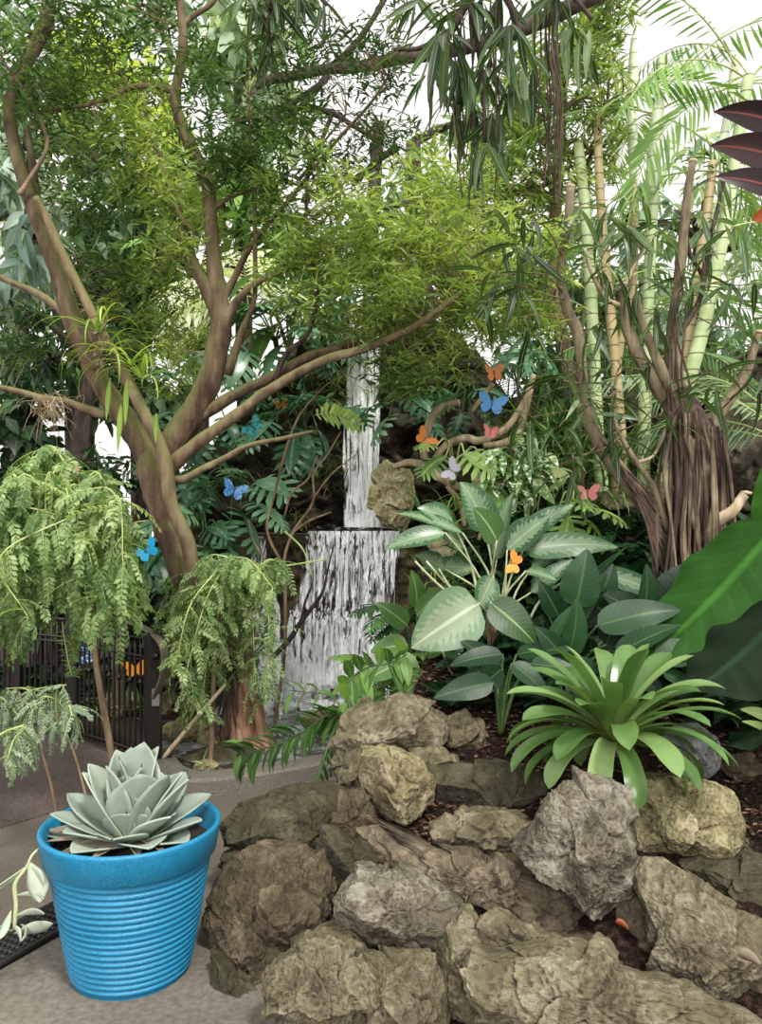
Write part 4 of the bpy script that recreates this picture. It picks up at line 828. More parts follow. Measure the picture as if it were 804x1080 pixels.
tag(build('dead_leaves', m, G['dryleaf'], ep), 'dry curled brown leaves')
ns = thing('root_tuft', 'dry straw coloured fibre tuft hanging on the left branch', 'tuft', P(55, 430, 4.9))
m = M()
for k_ in range(90):
    c_ = P(54+RS.normal()*9, 424+RS.normal()*5, 4.9+RS.normal()*.03); d_ = RS.normal(size=3)*V3(.05, .03, .04); tube(m, [c_, c_+d_+V3(0, 0, -.03), c_+d_*1.3+V3(RS.normal()*.02, 0, -RS.uniform(.05, .16))], .0013, 3, 3)
for k_ in range(5): leaf(m, P(46+RS.rand()*8, 430, 4.86), V3(-1, 0, RS.normal()*.5), .1, .035, 'lance', .5, 0, .3, 6, 2, 1)
build('fibres', m, B['drift'], ns)

# ------------------------------------------------------------------ right fig with hanging roots
DR = 4.4
rt_ = thing('fig_tree', 'pruned grey brown fig tree with a bundle of hanging aerial roots', 'tree', (P(735, 640, DR)[0], DR, bedz1(P(735, 640, DR)[0], DR)))
BR2 = BR; BR = []; LS = .84
limb(rt_, [(748,700,34),(745,640,30),(738,590,29),(736,540,30),(738,500,29),(735,465,25),(722,435,22),(716,410,14)], DR, B['aer'], 'trunk', .25, 18)
limb(rt_, [(602,198,5.5),(600,230,5.5),(595,262,5.5),(592,292,5.5),(598,325,6.5),(609,350,7.5),(614,385,7),(616,415,7),(622,445,8),(634,470,9),(652,496,11),(680,530,11),(700,560,12),(714,600,12),(724,650,12)], DR, B['fig'], 'limb')
limb(rt_, [(657,302,6.5),(660,330,7),(664,352,8),(680,385,9),(696,410,10),(712,432,13),(730,460,16)], DR, B['fig'], 'limb')
limb(rt_, [(671,312,4.5,-.05),(678,342,5,-.05),(690,372,6,-.05),(704,402,7,-.05),(724,438,10,-.05),(742,470,12)], DR, B['fig'], 'limb')
limb(rt_, [(731,172,4.5),(726,200,5),(722,240,6),(717,290,6.5),(712,330,7.5),(709,365,9),(712,400,11),(718,440,14)], DR, B['fig'], 'limb')
limb(rt_, [(765,185,2),(756,225,2.5),(745,270,3),(740,310,3.2),(728,335,3.5),(716,352,4)], DR, B['dark'], 'branch')
limb(rt_, [(722,225,3,.05),(726,262,3,.05),(738,285,2.5,.05),(744,300,2,.05)], DR, B['dark'], 'branch')
limb(rt_, [(800,352,4,.1),(790,385,6,.1),(775,412,7.5,.1),(758,436,9,.05),(742,462,12)], DR, B['fig'], 'limb')
limb(rt_, [(785,522,6,-.2),(772,540,7,-.2),(755,552,8,-.15),(742,575,9,-.1)], DR, B['drift'], 'limb')
limb(rt_, [(617,262,2),(625,290,2.4),(640,315,2.8),(655,322,3)], DR, B['drift'], 'branch')
limb(rt_, [(660,300,2.5),(672,275,2.2),(688,255,2)], DR, B['drift'], 'branch')
limb(rt_, [(652,390,2),(646,430,2.4),(655,460,3),(672,488,3.5),(690,515,4),(705,560,4)], DR-.1, B['fig'], 'branch')
limb(rt_, [(672,488,2.5),(690,480,2),(705,450,2)], DR-.1, B['drift'], 'branch')
for x, y, r_ in ((602,197,5.5),(731,170,4.8),(657,300,6.2),(801,350,4.4),(787,520,6.5)):
    m = M(); tube(m, [P(x, y+1, DR if x != 787 else DR-.2), P(x+.3, y-1.5, DR if x != 787 else DR-.2)], r_*.84/F*DR*1.03, 14, 2); tag(build('cut_end', m, B['cut'], rt_), 'pale sawn branch end')
for k_ in range(62):
    x0 = RS.uniform(700, 766); y0 = 425+RS.rand()*50+abs(x0-730)*.4; x1 = 738+(x0-733)*RS.uniform(.9, 1.35)-4+RS.normal()*6; y1 = RS.uniform(600, 660); dz = -RS.uniform(.0, .22)
    xm = (x0+x1)/2+RS.normal()*6; limb(rt_, [(x0,y0,RS.uniform(1,2.6),dz),(xm,(y0+y1)/2-30,RS.uniform(1.2,3),dz),((xm+x1)/2+RS.normal()*3,(y0+y1)/2+30,RS.uniform(1.2,3),dz),(x1,y1,RS.uniform(1,2.5),dz)], DR, B['aer'] if k_ % 3 else B['fig'], 'aerial_root', .1, 6, rec=False)
for k_ in range(14):
    y0 = RS.uniform(440, 520); x0 = np.interp(y0, [440, 520], [620, 672]); dx = RS.uniform(30, 85)
    limb(rt_, [(x0,y0,1.6,-.05),(x0+dx*.35,y0+35+RS.normal()*6,1.8,-.1),(x0+dx*.7,y0+75,1.8,-.1),(x0+dx,y0+RS.uniform(110,150),1.5,-.1)], DR, B['aer'], 'aerial_root', .1, 6, rec=False)
for k_ in range(9):
    y0 = RS.uniform(260, 420); x0 = RS.uniform(706, 716); limb(rt_, [(x0,y0,1,-.05),(x0+RS.normal()*3,y0+60,1.3,-.08),(x0+RS.uniform(2,14),y0+130,1.5,-.1),(x0+RS.uniform(4,20),460,1.5,-.1)], DR, B['aer'], 'aerial_root', 0, 5, rec=False)
BRP2 = np.vstack(BR); LS = 1.
m = M(); mw_ = M(); TL = tmpl('lance', .115, 6, .25, .75)
FR = [(552,262,3.7,9,.25),(525,290,3.8,9,.22),(545,300,3.8,8,.3),(505,318,3.8,7,.3),(560,232,3.9,8,.3),(590,262,4.2,8,.3),(615,215,4.4,7,.5),(640,222,4.4,8,.55),(660,240,4.3,9,.5),(690,250,4.4,8,.5),(705,225,4.5,7,.5),(640,285,4.3,8,.4),
 (672,300,4.3,8,.4),(690,330,4.3,7,.4),(630,345,4.2,7,.35),(600,395,4.1,8,.3),(585,400,4.1,8,.2),(560,440,4.1,9,.35),(590,450,4.0,9,.3),(620,430,4.0,8,.3),(640,420,4.0,8,.3),(650,460,4.1,8,.35),(590,490,4.1,8,.3),(612,480,4.1,7,.3),
 (755,395,4.1,8,.45),(740,415,4.0,8,.5),(785,345,4.2,7,.5),(800,400,4.1,9,.5),(745,230,4.4,6,.65),(757,265,4.3,7,.7),(770,300,4.3,7,.6),(735,290,4.4,6,.5),(780,240,4.2,7,.65),(560,350,4.0,8,.3),(575,380,4.0,7,.3),(690,440,4.1,6,.4),(760,180,4.4,6,.6),(680,390,4.0,6,.3),(790,300,4.3,7,.5),(650,380,4.2,7,.35),(720,300,4.2,6,.5)]
for x, y, d, k_, tt in FR:
    c = P(x, y, d)[None]; rosettes(m, c, max(4, k_-2), TL, .28, (-1.25, .55), tt*.8, .15, spread=.02); mk = M(); twigs(mk, BRP2, c, .003, 5); build('twig', mk, B['twig'], rt_)
for x, y, d, k_, tt in FR[::4]:
    rosettes(m, P(x+RS.normal()*16, y+RS.normal()*16, d+.15)[None], 6, TL, .25, (-1.1, .7), tt, .15, spread=.02)
build('leaves', m, G['alii'], rt_)

# ------------------------------------------------------------------ branch hanging from above with very long leaves
hb = thing('hanging_branch', 'overhead branch with long drooping grey green leaves hanging top centre', 'branch', P(500, -40, 3.5))
BR = []
limb(hb, [(620,-90,7,.1),(570,-50,6,.05),(520,-25,5),(495,0,4.5),(478,30,4),(462,60,3)], 3.5, B['dark'], 'branch'); limb(hb, [(520,-25,4),(540,10,3),(552,50,2.5),(556,90,2)], 3.55, B['dark'], 'branch')
limb(hb, [(495,0,3.5),(505,50,3),(510,100,2.4),(512,150,2)], 3.5, B['dark'], 'branch'); limb(hb, [(570,-50,4),(600,-10,3),(625,20,2)], 3.6, B['dark'], 'branch'); limb(hb, [(478,30,3),(445,50,2.5),(415,52,2)], 3.6, B['dark'], 'branch')
m = M(); TH = tmpl('lance', .15, 7, .2, .35)
for (x, y, k_, a0, a1) in ((470,30,10,-1.45,-.5),(455,55,9,-1.4,-.3),(485,60,10,-1.5,-.6),(505,70,9,-1.5,-.5),(480,95,8,-1.5,-.5),(500,110,9,-1.5,-.6),(515,60,9,-1.5,-.4),(535,30,9,-1.5,-.5),(550,60,8,-1.5,-.5),(545,90,7,-1.5,-.7),(520,120,8,-1.5,-.8),(505,150,7,-1.5,-.9),(470,0,9,-1.3,-.1),(500,0,9,-1.3,-.1),(530,-10,9,-1.4,-.2),(560,-10,9,-1.4,-.4),(590,-15,9,-1.5,-.5),(600,20,8,-1.5,-.8),(620,30,6,-1.5,-.8),(440,0,8,-1.3,0.),(450,80,5,-1.4,-.6)):
    rosettes(m, P(x, y, 3.5+RS.normal()*.12)[None], k_, TH, .255, (a0, a1), .36, .25, spread=.02)
build('leaves', m, G['alii'], hb)
for k_ in range(22):
    x0 = RS.choice([505, 512, 490, 575, 580, 588, 530]); x0 = x0+RS.normal()*5; y1 = RS.uniform(140, 230); 
    limb(hb, [(x0,-20,.8),(x0+RS.normal()*4,50,1.),(x0+RS.normal()*5,110,.9),(x0+RS.normal()*7,y1,.6)], 3.55+RS.normal()*.05, B['aer'], 'aerial_root', 0, 4, rec=False)
h2 = thing('hanging_branch', 'small overhead branch with dark drooping long leaves near the top left', 'branch', P(270, -30, 3.3))
limb(h2, [(300,-80,5),(290,-30,4),(282,10,3),(285,50,2)], 3.3, B['dark'], 'branch', rec=False); limb(h2, [(290,-30,4),(330,-10,3),(345,5,2)], 3.3, B['dark'], 'branch', rec=False)
m = M()
for (x, y, k_) in ((262,-6,8),(282,10,10),(290,-4,9),(285,35,8),(318,-8,7),(340,-4,6),(283,52,6)): rosettes(m, P(x, y, 3.3)[None], k_, TH, .19, (-1.4, -.4), .12, .12, spread=.015)
build('leaves', m, G['alii'], h2)
bg_ = thing('bare_bough', 'dark bough crossing the bright sky at the top centre', 'bough', P(540, 60, 5.6))
for pts in ([(270,92,4),(285,84,5),(310,80,5.5),(345,73,5.5),(380,70,6),(420,62,6.5),(470,55,7),(540,35,8),(640,-10,9)], [(345,75,4),(372,50,3.5),(390,25,3),(405,0,3),(420,-30,3)], [(290,130,2.5),(320,110,3),(345,80,4)], [(290,114,3),(330,115,3.5),(352,120,3),(372,132,2.5),(400,150,2)], [(352,116,2.5),(330,170,2),(315,190,2)], [(345,84,3),(310,108,3),(292,120,3.5),(288,150,2)], [(420,155,4),(398,170,3.5),(372,195,3)]):
    limb(bg_, pts, 5.6, B['dark'], 'branch', .08, 7, rec=False)
# ------------------------------------------------------------------ background trees, each its own thing
TB = {'big': tmpl('lance', .34, 4, .25, .4), 'med': tmpl('lance', .3, 2, .2, .3), 'round': tmpl('ovate', .55, 3, .2, .3), 'small': tdiamond(.3), 'narrow': tdiamond(.2)}
def bgtree(label, d, trunk, blobs, tm, size, mat, tint, k=7, el=(-1.1, .4), bark='dark', tv=.2, cat='tree', name='broadleaf_tree', group='trees behind the waterfall'):
    """blobs: (px,py,rx,ry,n[,tint])"""
    bx_ = trunk[0][0]; z0 = .0
    r = thing(name, label, cat, (P(bx_, trunk[0][1], d)[0], d, 0), group)
    p, rr = pxpath(trunk, d)
    if p[0, 2] > .05: p = np.vstack([[p[0, 0], p[0, 1], 0.], p]); rr = np.concatenate([[rr[0]*1.1], rr])
    m = M(); c = tube(m, p, rr, 9, 5, .1); build('trunk', m, B[bark], r)
    ml = M(); cs = []
    for b_ in blobs:
        dd = .1*d; c_ = blob((b_[0], b_[1], b_[2], b_[3], d-dd, d+dd*.6), int(b_[4]*(.62 if b_[1] < 260 else .9))); cs.append(c_); mt = M()
        rosettes(ml, c_, k, TB[tm], size, el, b_[5] if len(b_) > 5 else tint, tv, spread=size*.12)
        e = c[((c-c_.mean(0))**2).sum(1).argmin()]; q = c_.mean(0); 
        tube(mt, [e, (e+q)/2+V3(0, 0, .1), q], [rr.mean()*.5, rr.mean()*.35, .006], 6, 4)
        for s_ in c_[::max(1, len(c_)//10)]: tube(mt, [q, (q+s_)/2+RS.normal(size=3)*.05, s_], [.012, .009, .004], 4, 3, caps=False)
        build('branch', mt, B[bark], r)
    build('leaves', ml, G[mat], r); return r
bgtree('dark leafy tree with a thick shaded trunk far left behind the forked tree', 8.6, [(80,668,15),(82,560,14),(84,470,15),(86,380,15),(100,320,14),(125,270,12),(150,220,8)],
       [(40,120,60,90,60),(110,240,60,60,70),(150,260,50,60,50),(60,300,60,60,60),(130,330,60,60,60),(20,400,40,60,45),(110,400,50,50,45),(180,330,50,60,40),(170,420,40,40,30)], 'big', .26, 'far', .22, 7, (-1.2, .1))
bgtree('small trunked tree leaning behind the left limb with rusty shaded bark', 7.6, [(60,690,12),(75,600,11),(80,520,10),(88,440,10),(95,390,8)], [(110,500,30,40,20),(60,380,36,30,22),(30,340,30,40,22)], 'med', .2, 'broad', .4, 7)
bgtree('tree at the left edge with large bluish drooping leaves', 6.4, [(-60,740,12),(-50,500,11),(-30,300,9),(0,200,5)], [(10,200,34,34,16),(30,260,26,34,12),(0,300,30,30,12),(20,160,40,24,12),(40,215,24,24,8)], 'big', .26, 'blue', .6, 8, (-1.3, -.2))
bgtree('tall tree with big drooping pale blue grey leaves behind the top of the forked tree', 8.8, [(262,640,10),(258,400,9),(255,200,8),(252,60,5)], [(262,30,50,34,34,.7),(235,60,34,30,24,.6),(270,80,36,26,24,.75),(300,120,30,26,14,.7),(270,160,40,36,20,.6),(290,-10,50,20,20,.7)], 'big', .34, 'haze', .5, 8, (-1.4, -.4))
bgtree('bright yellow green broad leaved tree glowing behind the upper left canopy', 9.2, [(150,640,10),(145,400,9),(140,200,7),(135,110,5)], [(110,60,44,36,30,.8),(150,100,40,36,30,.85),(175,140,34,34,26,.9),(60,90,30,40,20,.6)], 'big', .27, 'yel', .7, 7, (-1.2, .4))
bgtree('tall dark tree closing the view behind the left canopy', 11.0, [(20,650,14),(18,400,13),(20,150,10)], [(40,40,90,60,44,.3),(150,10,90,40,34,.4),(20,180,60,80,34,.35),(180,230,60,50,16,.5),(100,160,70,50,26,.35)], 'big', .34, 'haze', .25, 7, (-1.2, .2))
bgtree('green leafy tree behind the gap between the two limbs of the forked tree', 8.2, [(215,620,9),(212,430,8),(210,300,6)], [(185,200,40,36,28,.6),(170,270,34,36,24,.45),(245,200,36,30,24,.55),(270,230,44,30,26,.5),(310,270,40,40,24,.5),(205,330,34,36,22,.4)], 'big', .26, 'mid', .4, 7, (-1.2, .3))
bgtree('large leafed tree standing right above the upper waterfall', 8.6, [(390,330,9),(392,240,8),(400,130,6)], [(380,260,60,40,30,.45),(440,230,56,44,40,.4),(420,300,60,34,34,.3),(350,310,50,34,30,.35),(480,280,50,60,34,.4),(520,220,50,60,34,.35)], 'big', .24, 'far', .4, 7, (-1.2, .3))
bgtree('pale haze tinted tree far behind the hanging branch', 12.0, [(440,560,12),(436,300,10),(436,150,8)], [(440,200,70,40,20,.45),(520,120,60,80,30,.35),(600,260,60,60,26,.4)], 'big', .34, 'haze', .35, 7, (-1.2, .3))
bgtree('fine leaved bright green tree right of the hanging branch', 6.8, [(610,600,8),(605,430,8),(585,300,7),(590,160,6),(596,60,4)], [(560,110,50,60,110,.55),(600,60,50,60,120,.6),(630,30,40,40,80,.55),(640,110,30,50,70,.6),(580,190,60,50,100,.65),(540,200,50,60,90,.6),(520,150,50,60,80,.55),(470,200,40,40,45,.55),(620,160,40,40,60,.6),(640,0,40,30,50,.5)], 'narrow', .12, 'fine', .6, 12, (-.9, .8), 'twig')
bgtree('haze tinted green tree behind the palm canes', 11.5, [(745,600,12),(742,400,11),(740,250,9)], [(720,230,70,60,50,.5),(790,260,50,70,40,.5),(660,240,60,70,40,.4),(760,170,60,34,26,.7),(700,330,80,60,46,.35),(790,380,50,60,34,.3),(640,350,50,60,34,.3)], 'big', .28, 'haze', .4, 7, (-1.1, .3))
bgtree('dark shrubby tree in the shade behind the fig tree', 8.6, [(690,470,9),(690,400,8),(690,330,6)], [(640,380,60,50,60,.25),(700,400,60,50,60,.25),(760,410,50,50,50,.2),(590,400,40,60,50,.25),(600,310,50,50,50,.4),(660,310,60,40,50,.45),(560,340,40,50,40,.3),(800,440,30,50,30,.2)], 'med', .22, 'far', .3, 8, (-1.1, .5))
bgtree('dark broad leaved shrub at the left edge below the branches', 5.9, [(12,730,7),(14,640,7),(16,560,5)], [(20,440,34,34,20,.3),(30,490,44,36,26,.3),(10,540,40,40,24,.3),(30,590,44,30,24,.25),(90,520,40,36,20,.35)], 'round', .2, 'broad', .3, 6, (-1.1, .3), cat='shrub', name='broadleaf_shrub')
bgtree('dark low shrub filling the shade under the forked tree', 6.3, [(160,735,6),(162,690,5),(165,640,4)], [(150,640,50,36,30,.15),(90,640,50,30,26,.15),(205,660,30,40,20,.15),(150,700,50,20,14,.15)], 'round', .16, 'broad', .2, 6, (-1.0, .5), cat='shrub', name='broadleaf_shrub')
bgtree('leafy evergreen shrub behind the iron fence', 6.9, [(40,690,6),(42,650,5),(45,600,4)], [(30,640,50,30,30,.25),(60,590,50,40,30,.3),(0,600,30,50,20,.3)], 'med', .2, 'far', .2, 7, cat='shrub', name='broadleaf_shrub')
# burgundy leaves at the right edge
bp = thing('burgundy_plant', 'dark burgundy leaved plant reaching in at the upper right edge', 'plant', (P(850, 560, 3.1)[0], 3.1, bedz1(P(850, 560, 3.1)[0], 3.1)))
b0 = ORG[bp.name]; m = M(); tube(m, [b0-V3(0, 0, .1), b0+V3(.02, 0, .8), P(835, 330, 3.1), P(822, 170, 3.1)], [.016, .014, .011, .008], 9, 6, .05); build('stem', m, B['fig'], bp)
m = M()
for (x, y, w, rl) in ((764,122,32,.2),(760,158,36,.1),(764,192,30,-.2)):
    a, b = P(836, y+14, 3.1), P(x, y, 3.0); leaf(m, a, b-a+V3(0, 0, .07), np.linalg.norm(b-a)*1.04, w/F*3.05, 'lance', .45, rl+.75, .25, 14, 6, RS.rand(), .01, side=V3(0, .6, 1))
for k_ in range(7): a = RS.uniform(-1.2, 1.2)*2.4; leaf(m, P(825, 165+k_*18, 3.1), V3(math.cos(a), math.sin(a), .5), .3, .1, 'lance', 1.1, 0, .2, 12, 4, RS.rand()) if k_ < 99 and not (RS.rand()*0) else None
build('leaves', m, G['burg'], bp); m = M(); a, b = P(838, 216, 3.1), P(784, 240, 3.0); leaf(m, a, b-a+V3(0, 0, .05), .2, .11, 'lance', .5, .8, .25, 12, 4, .5, side=V3(0, .6, 1)); tag(build('young_leaf', m, G['copper'], bp), 'copper orange young leaf')

# ------------------------------------------------------------------ palms
DP = 6.4
def cane(par, pts, mat, d=DP, nm='cane'):
    p, r = pxpath(pts, d); m = M(); tube(m, p, r*.85, 12, 6); return build(nm, m, B[mat], par)
pg = thing('cane_palm', 'clump of ringed green palm canes rising right of the fine leaved tree', 'palm', (P(640, 540, DP)[0], DP, 1.33))
cane(pg, [(640,548,8),(632,480,8),(628,400,7.5),(624,320,7.5),(618,230,7),(610,150,6)], 'cane'); cane(pg, [(662,548,7),(656,470,7),(648,370,6.5),(640,290,6),(633,200,5.5),(630,120,5)], 'canetan')
cane(pg, [(678,548,8),(680,440,8),(682,360,7.5),(686,270,7),(690,190,7),(694,120,7.5),(698,60,4)], 'cane'); cane(pg, [(668,200,4),(667,120,7),(668,70,6),(669,40,4)], 'canepale', 6.9); cane(pg, [(650,545,5),(648,480,5),(652,380,5),(668,300,5),(668,190,5)], 'canetan', 6.9)
cane(pg, [(686,205,7.5,-.02),(692,140,8,-.02),(697,90,6,-.02)], 'canepale', nm='crownshaft')
PAR = pg
def fr(px, py, d, tx, ty, L, droop, tint=.5, ll=.34, pairs=26, ang=55, roll=0, lw=.03, hang=.35, dy=0., mm=None, r=.009):
    a = P(px, py, d); b = P(tx, ty, d)+V3(0, dy, 0); m_, n_ = M(), M(); frond(m_, n_, a, b-a, L, pairs, ll, lw, droop, ang, .2, hang, 'lance', tint, r, roll=roll)
    f_ = build('frond', m_, G['mid'], PAR); ORG[f_.name] = ORG[PAR.name]; build('rib', n_, B['gstem'], f_)
fr(692,118,DP,780,60,2.0,1.3,.85,.36,26,60,.4); fr(692,110,DP,740,20,2.2,1.5,.7,.36,30,60,.2); fr(690,115,DP,650,40,1.7,1.4,.7); fr(690,120,DP,630,100,1.4,1.2,.6); fr(690,125,DP,700,40,1.6,1.0,.7,dy=.8); fr(690,120,DP,800,150,1.5,1.2,.7)
for (px, py, tx, ty, L, dr, ti) in ((630,120,560,60,1.4,1.5,.5),(630,120,690,70,1.2,1.6,.6),(612,150,560,130,1.2,1.5,.5),(612,150,640,60,1.2,1.8,.6),(640,260,700,180,1.3,1.8,.55),(655,300,610,230,1.2,1.9,.5),(650,300,720,240,1.2,1.7,.5),(640,330,690,290,1.0,1.6,.55),(625,330,570,290,1.0,1.5,.4),(680,330,740,290,1.1,1.6,.5),(660,380,610,340,.9,1.6,.45),(690,380,740,350,1.0,1.6,.45),(650,420,690,370,.9,1.6,.5),(640,430,600,390,.9,1.6,.4),(670,450,640,400,.8,1.5,.4),(690,450,730,420,.8,1.5,.4)):
    fr(px, py, DP+RS.normal()*.15, tx, ty, L, dr, ti, .27, 22, 55, RS.normal()*.4, .024, dy=RS.normal()*.4, r=.006)
p2 = thing('cane_palm', 'leaning pale cane palm behind the bare upright fig stem', 'palm', (P(700, 540, 6.1)[0], 6.1, 1.33))
cane(p2, [(690,552,9),(700,500,9),(718,430,9.5),(738,360,9),(752,300,8.5),(766,230,8),(778,150,7.5),(790,80,7)], 'cane', 6.1); cane(p2, [(700,550,6),(716,440,6.5),(728,340,7),(738,280,7),(746,225,6),(752,170,5)], 'canetan', 6.25)
cane(p2, [(752,175,6),(765,140,6),(772,95,6),(776,60,4)], 'canepale', 6.5)
PAR = p2
for (px, py, tx, ty, L, dr, ti) in ((790,85,700,60,1.6,1.2,.85),(790,80,770,-20,1.5,1.3,.6),(790,85,840,20,1.5,1.2,.6),(788,90,730,100,1.5,1.2,.8),(776,70,730,0,1.6,1.5,.6),(752,180,690,160,1.3,1.3,.6),(752,180,800,150,1.3,1.5,.65),(770,240,820,220,1.2,1.3,.6),(760,300,810,270,1.2,1.4,.55)): fr(px, py, 6.2, tx, ty, L, dr, ti, .32, 24, 60, RS.normal()*.5, .028, .5, dy=RS.normal()*.3)
def palm(label, px, py, d, fronds, mat, ll, pairs=22, L=1.2, lw=.03, rib='gstem', zb=None, name='palm', cat='palm', stem=None):
    zb = P(px, py, d)[2] if zb is None else zb
    r = thing(name, label, cat, (P(px, py, d)[0], d, zb)); m2 = M()
    tube(m2, [V3(P(px, py, d)[0], d, zb-.05), P(px, py, d)+V3(0, 0, .02)], [.05, .03], 8, 4); build('stem', m2, B['fig'], r)
    for (tx, ty, Lk, dr, ti, rl) in fronds:
        a = P(px, py, d); b = P(tx, ty, d)+V3(0, RS.uniform(-.5, .1), 0); m1, m2 = M(), M(); frond(m1, m2, a, b-a, Lk*L, pairs, ll, lw, dr, 62, .18, .2, 'lance', ti, .008, roll=rl); f_ = build('frond', m1, G[mat], r); build('rib', m2, B[rib], f_)
    return r
palm('palm with arching fronds painted near white as overexposed between the limbs', 262, 330, 7.0, [(200,270,.8,1.9,.7,.2),(230,250,.8,2.0,.8,.2),(262,240,.8,2.0,.8,0),(300,260,.8,1.8,.7,.2),(330,290,.8,1.5,.5,0),(180,310,.7,1.4,.5,.3)], 'pale', .42, 20, 1.15, .05, zb=2.7)
palm('small dark green palm hanging by the foot of the forked tree', 125, 560, 5.6, [(90,560,.5,1.2,.3,.5),(110,530,.5,1.4,.3,0),(150,540,.5,1.4,.4,0),(120,600,.5,.8,.3,.4),(150,600,.5,.8,.3,-.4),(175,570,.5,1.,.3,0)], 'broad', .22, 20, 1.0, .02, zb=0.)
palm('grey green palm fronds in the shade at the right edge above the elephant ears', 830, 470, 5.4, [(740,400,.9,1.2,.5,.5),(760,360,.9,1.4,.6,.3),(800,340,.9,1.5,.6,0),(750,430,.9,.9,.4,.6),(740,330,1.2,1.3,.7,.4)], 'far', .3, 26, 1.2, .022, zb=1.33)
for i_, (lb, px, py, d) in enumerate((('grassy narrow leaved clump in front of the palm canes', 640, 500, 5.6), ('tangled narrow leaved clump left of the leaning fig stem', 575, 480, 5.5), ('dark strappy clump hanging under the canopy on the cliff', 560, 400, 6.1))):
    r = thing('strappy_clump', lb, 'plant', P(px, py+20, d)); m = M()
    for k_ in range(150):
        a = RS.uniform(0, 2*PI); e = RS.uniform(.0, 1.3); leaf(m, P(px+RS.normal()*24, py+RS.normal()*26-10, d+RS.normal()*.12), V3(math.cos(a)*math.cos(e), math.sin(a)*math.cos(e), math.sin(e)), RS.uniform(.25, .55), .02, 'blade', RS.uniform(1.2, 2.6), 0, .2, 8, 2, RS.rand()*.7)
    build('leaves', m, G['mid' if i_ < 2 else 'broad'], r)

# ------------------------------------------------------------------ cut-leaf philodendrons on the cliff
def philo(label, px, py, d, leaves, mat='philo', name='cut_leaf_philodendron', zb=None, stalk='dstem', W=.3, L=.34):
    """leaves: (x,y tip direction dx,dy, size)"""
    zb = P(px, py, d)[2] if zb is None else zb
    base = V3(P(px, py, d)[0], d, zb); r = thing(name, label, 'philodendron', base, 'cut-leaf plants on the cliff'); m1, m2 = M(), M()
    tube(m2, [base+V3(0, .15, -.05), base+V3(0, .02, .03)], [.02, .025], 7, 3)
    for (x, y, dx, dy, s) in leaves:
        dl = d-RS.uniform(.1, .35); a = P(x, y, dl); v = V3(dx, -.55-RS.rand()*.4, -dy)
        tube(m2, [base, (base+a)/2+V3(0, -.05, .12), a], [.008, .006, .005], 5, 4)
        splitleaf(m1, a, v, L*s, W*s, int(6+RS.rand()*2), np.clip(RS.normal(.5, .25), 0, 1), RS.uniform(.5, 1.), RS.normal()*.35)
    build('leaves', m1, G[mat], r); build('stalks', m2, B[stalk], r); return r
def ring(cx, cy, rx, ry, n, s=1.):
    out = []
    for k_ in range(n):
        a = 2*PI*k_/n+RS.normal()*.3; q = RS.uniform(.45, 1); out.append((cx+math.cos(a)*rx*q, cy-math.sin(a)*ry*q, math.cos(a), -math.sin(a)*.6-.0+.25, s*RS.uniform(.75, 1.15)))
    return out
philo('glossy cut-leaf philodendron beneath the orange spotted butterfly', 320, 450, 6.3, ring(315, 440, 50, 26, 9, .95))
philo('glossy cut-leaf philodendron hanging between the trunk and the falls', 250, 520, 5.9, ring(240, 525, 46, 34, 11, 1.05))
philo('light tipped cut-leaf philodendron between the limbs above the cliff', 290, 360, 6.7, ring(280, 360, 60, 34, 10, 1.1))
philo('cut-leaf philodendron behind the main fork', 220, 420, 6.6, ring(215, 425, 44, 40, 10, 1.0))
philo('cut-leaf philodendron left of the upper stream', 330, 350, 6.8, ring(325, 345, 44, 26, 8, 1.0))
philo('cut-leaf philodendron just right of the upper stream', 425, 425, 6.3, [(405,425,-1,.2,.9),(430,418,1,.1,.9),(455,412,1,-.1,.8),(440,432,.8,.5,.9),(410,440,-.6,.6,.8),(425,405,.2,-.7,.8)])
philo('cut-leaf philodendron near the blue spread winged butterfly', 493, 425, 5.7, [(480,420,-1,0,.75),(500,412,1,-.2,.75),(488,436,-.5,.7,.6),(505,432,.8,.6,.6)])
philo('bluish cut leaf hanging above the uppermost orange butterfly', 555, 372, 5.9, [(545,368,-.8,.5,.9),(560,366,.9,.5,1.),(552,360,0,.6,.9)])
philo('low cut-leaf philodendron behind the feathery weeping shrub', 215, 560, 5.6, ring(205, 565, 36, 26, 8, .9))
philo('cut-leaf plant high above the cliff between the trees', 395, 290, 7.2, ring(390, 280, 60, 30, 9, 1.2))
philo('shaded cut-leaf plant at the left of the cliff', 185, 500, 6.4, ring(190, 480, 40, 40, 9, 1.0))
philo('light green cut-leaf plant spreading over the driftwood', 480, 500, 5.15, [(470,482,-.9,.3,.85),(490,478,.5,.2,1.),(512,485,1,-.2,.8),(530,492,1,.3,.8),(508,508,.8,.6,1.05),(460,470,-.7,-.3,.6),(525,512,.9,.7,.8)], 'phlight', stalk='gstem', L=.27, W=.25)
philo('pale ribbed cut-leaf plant on the terrace behind the bromeliad', 600, 545, 5.0, [(590,535,-1,.2,.85),(605,528,.1,-.2,.9),(622,535,1,.2,.9),(600,545,-.3,.8,.9),(618,548,.7,.7,.8)], 'phlight', stalk='gstem', L=.27, W=.26)
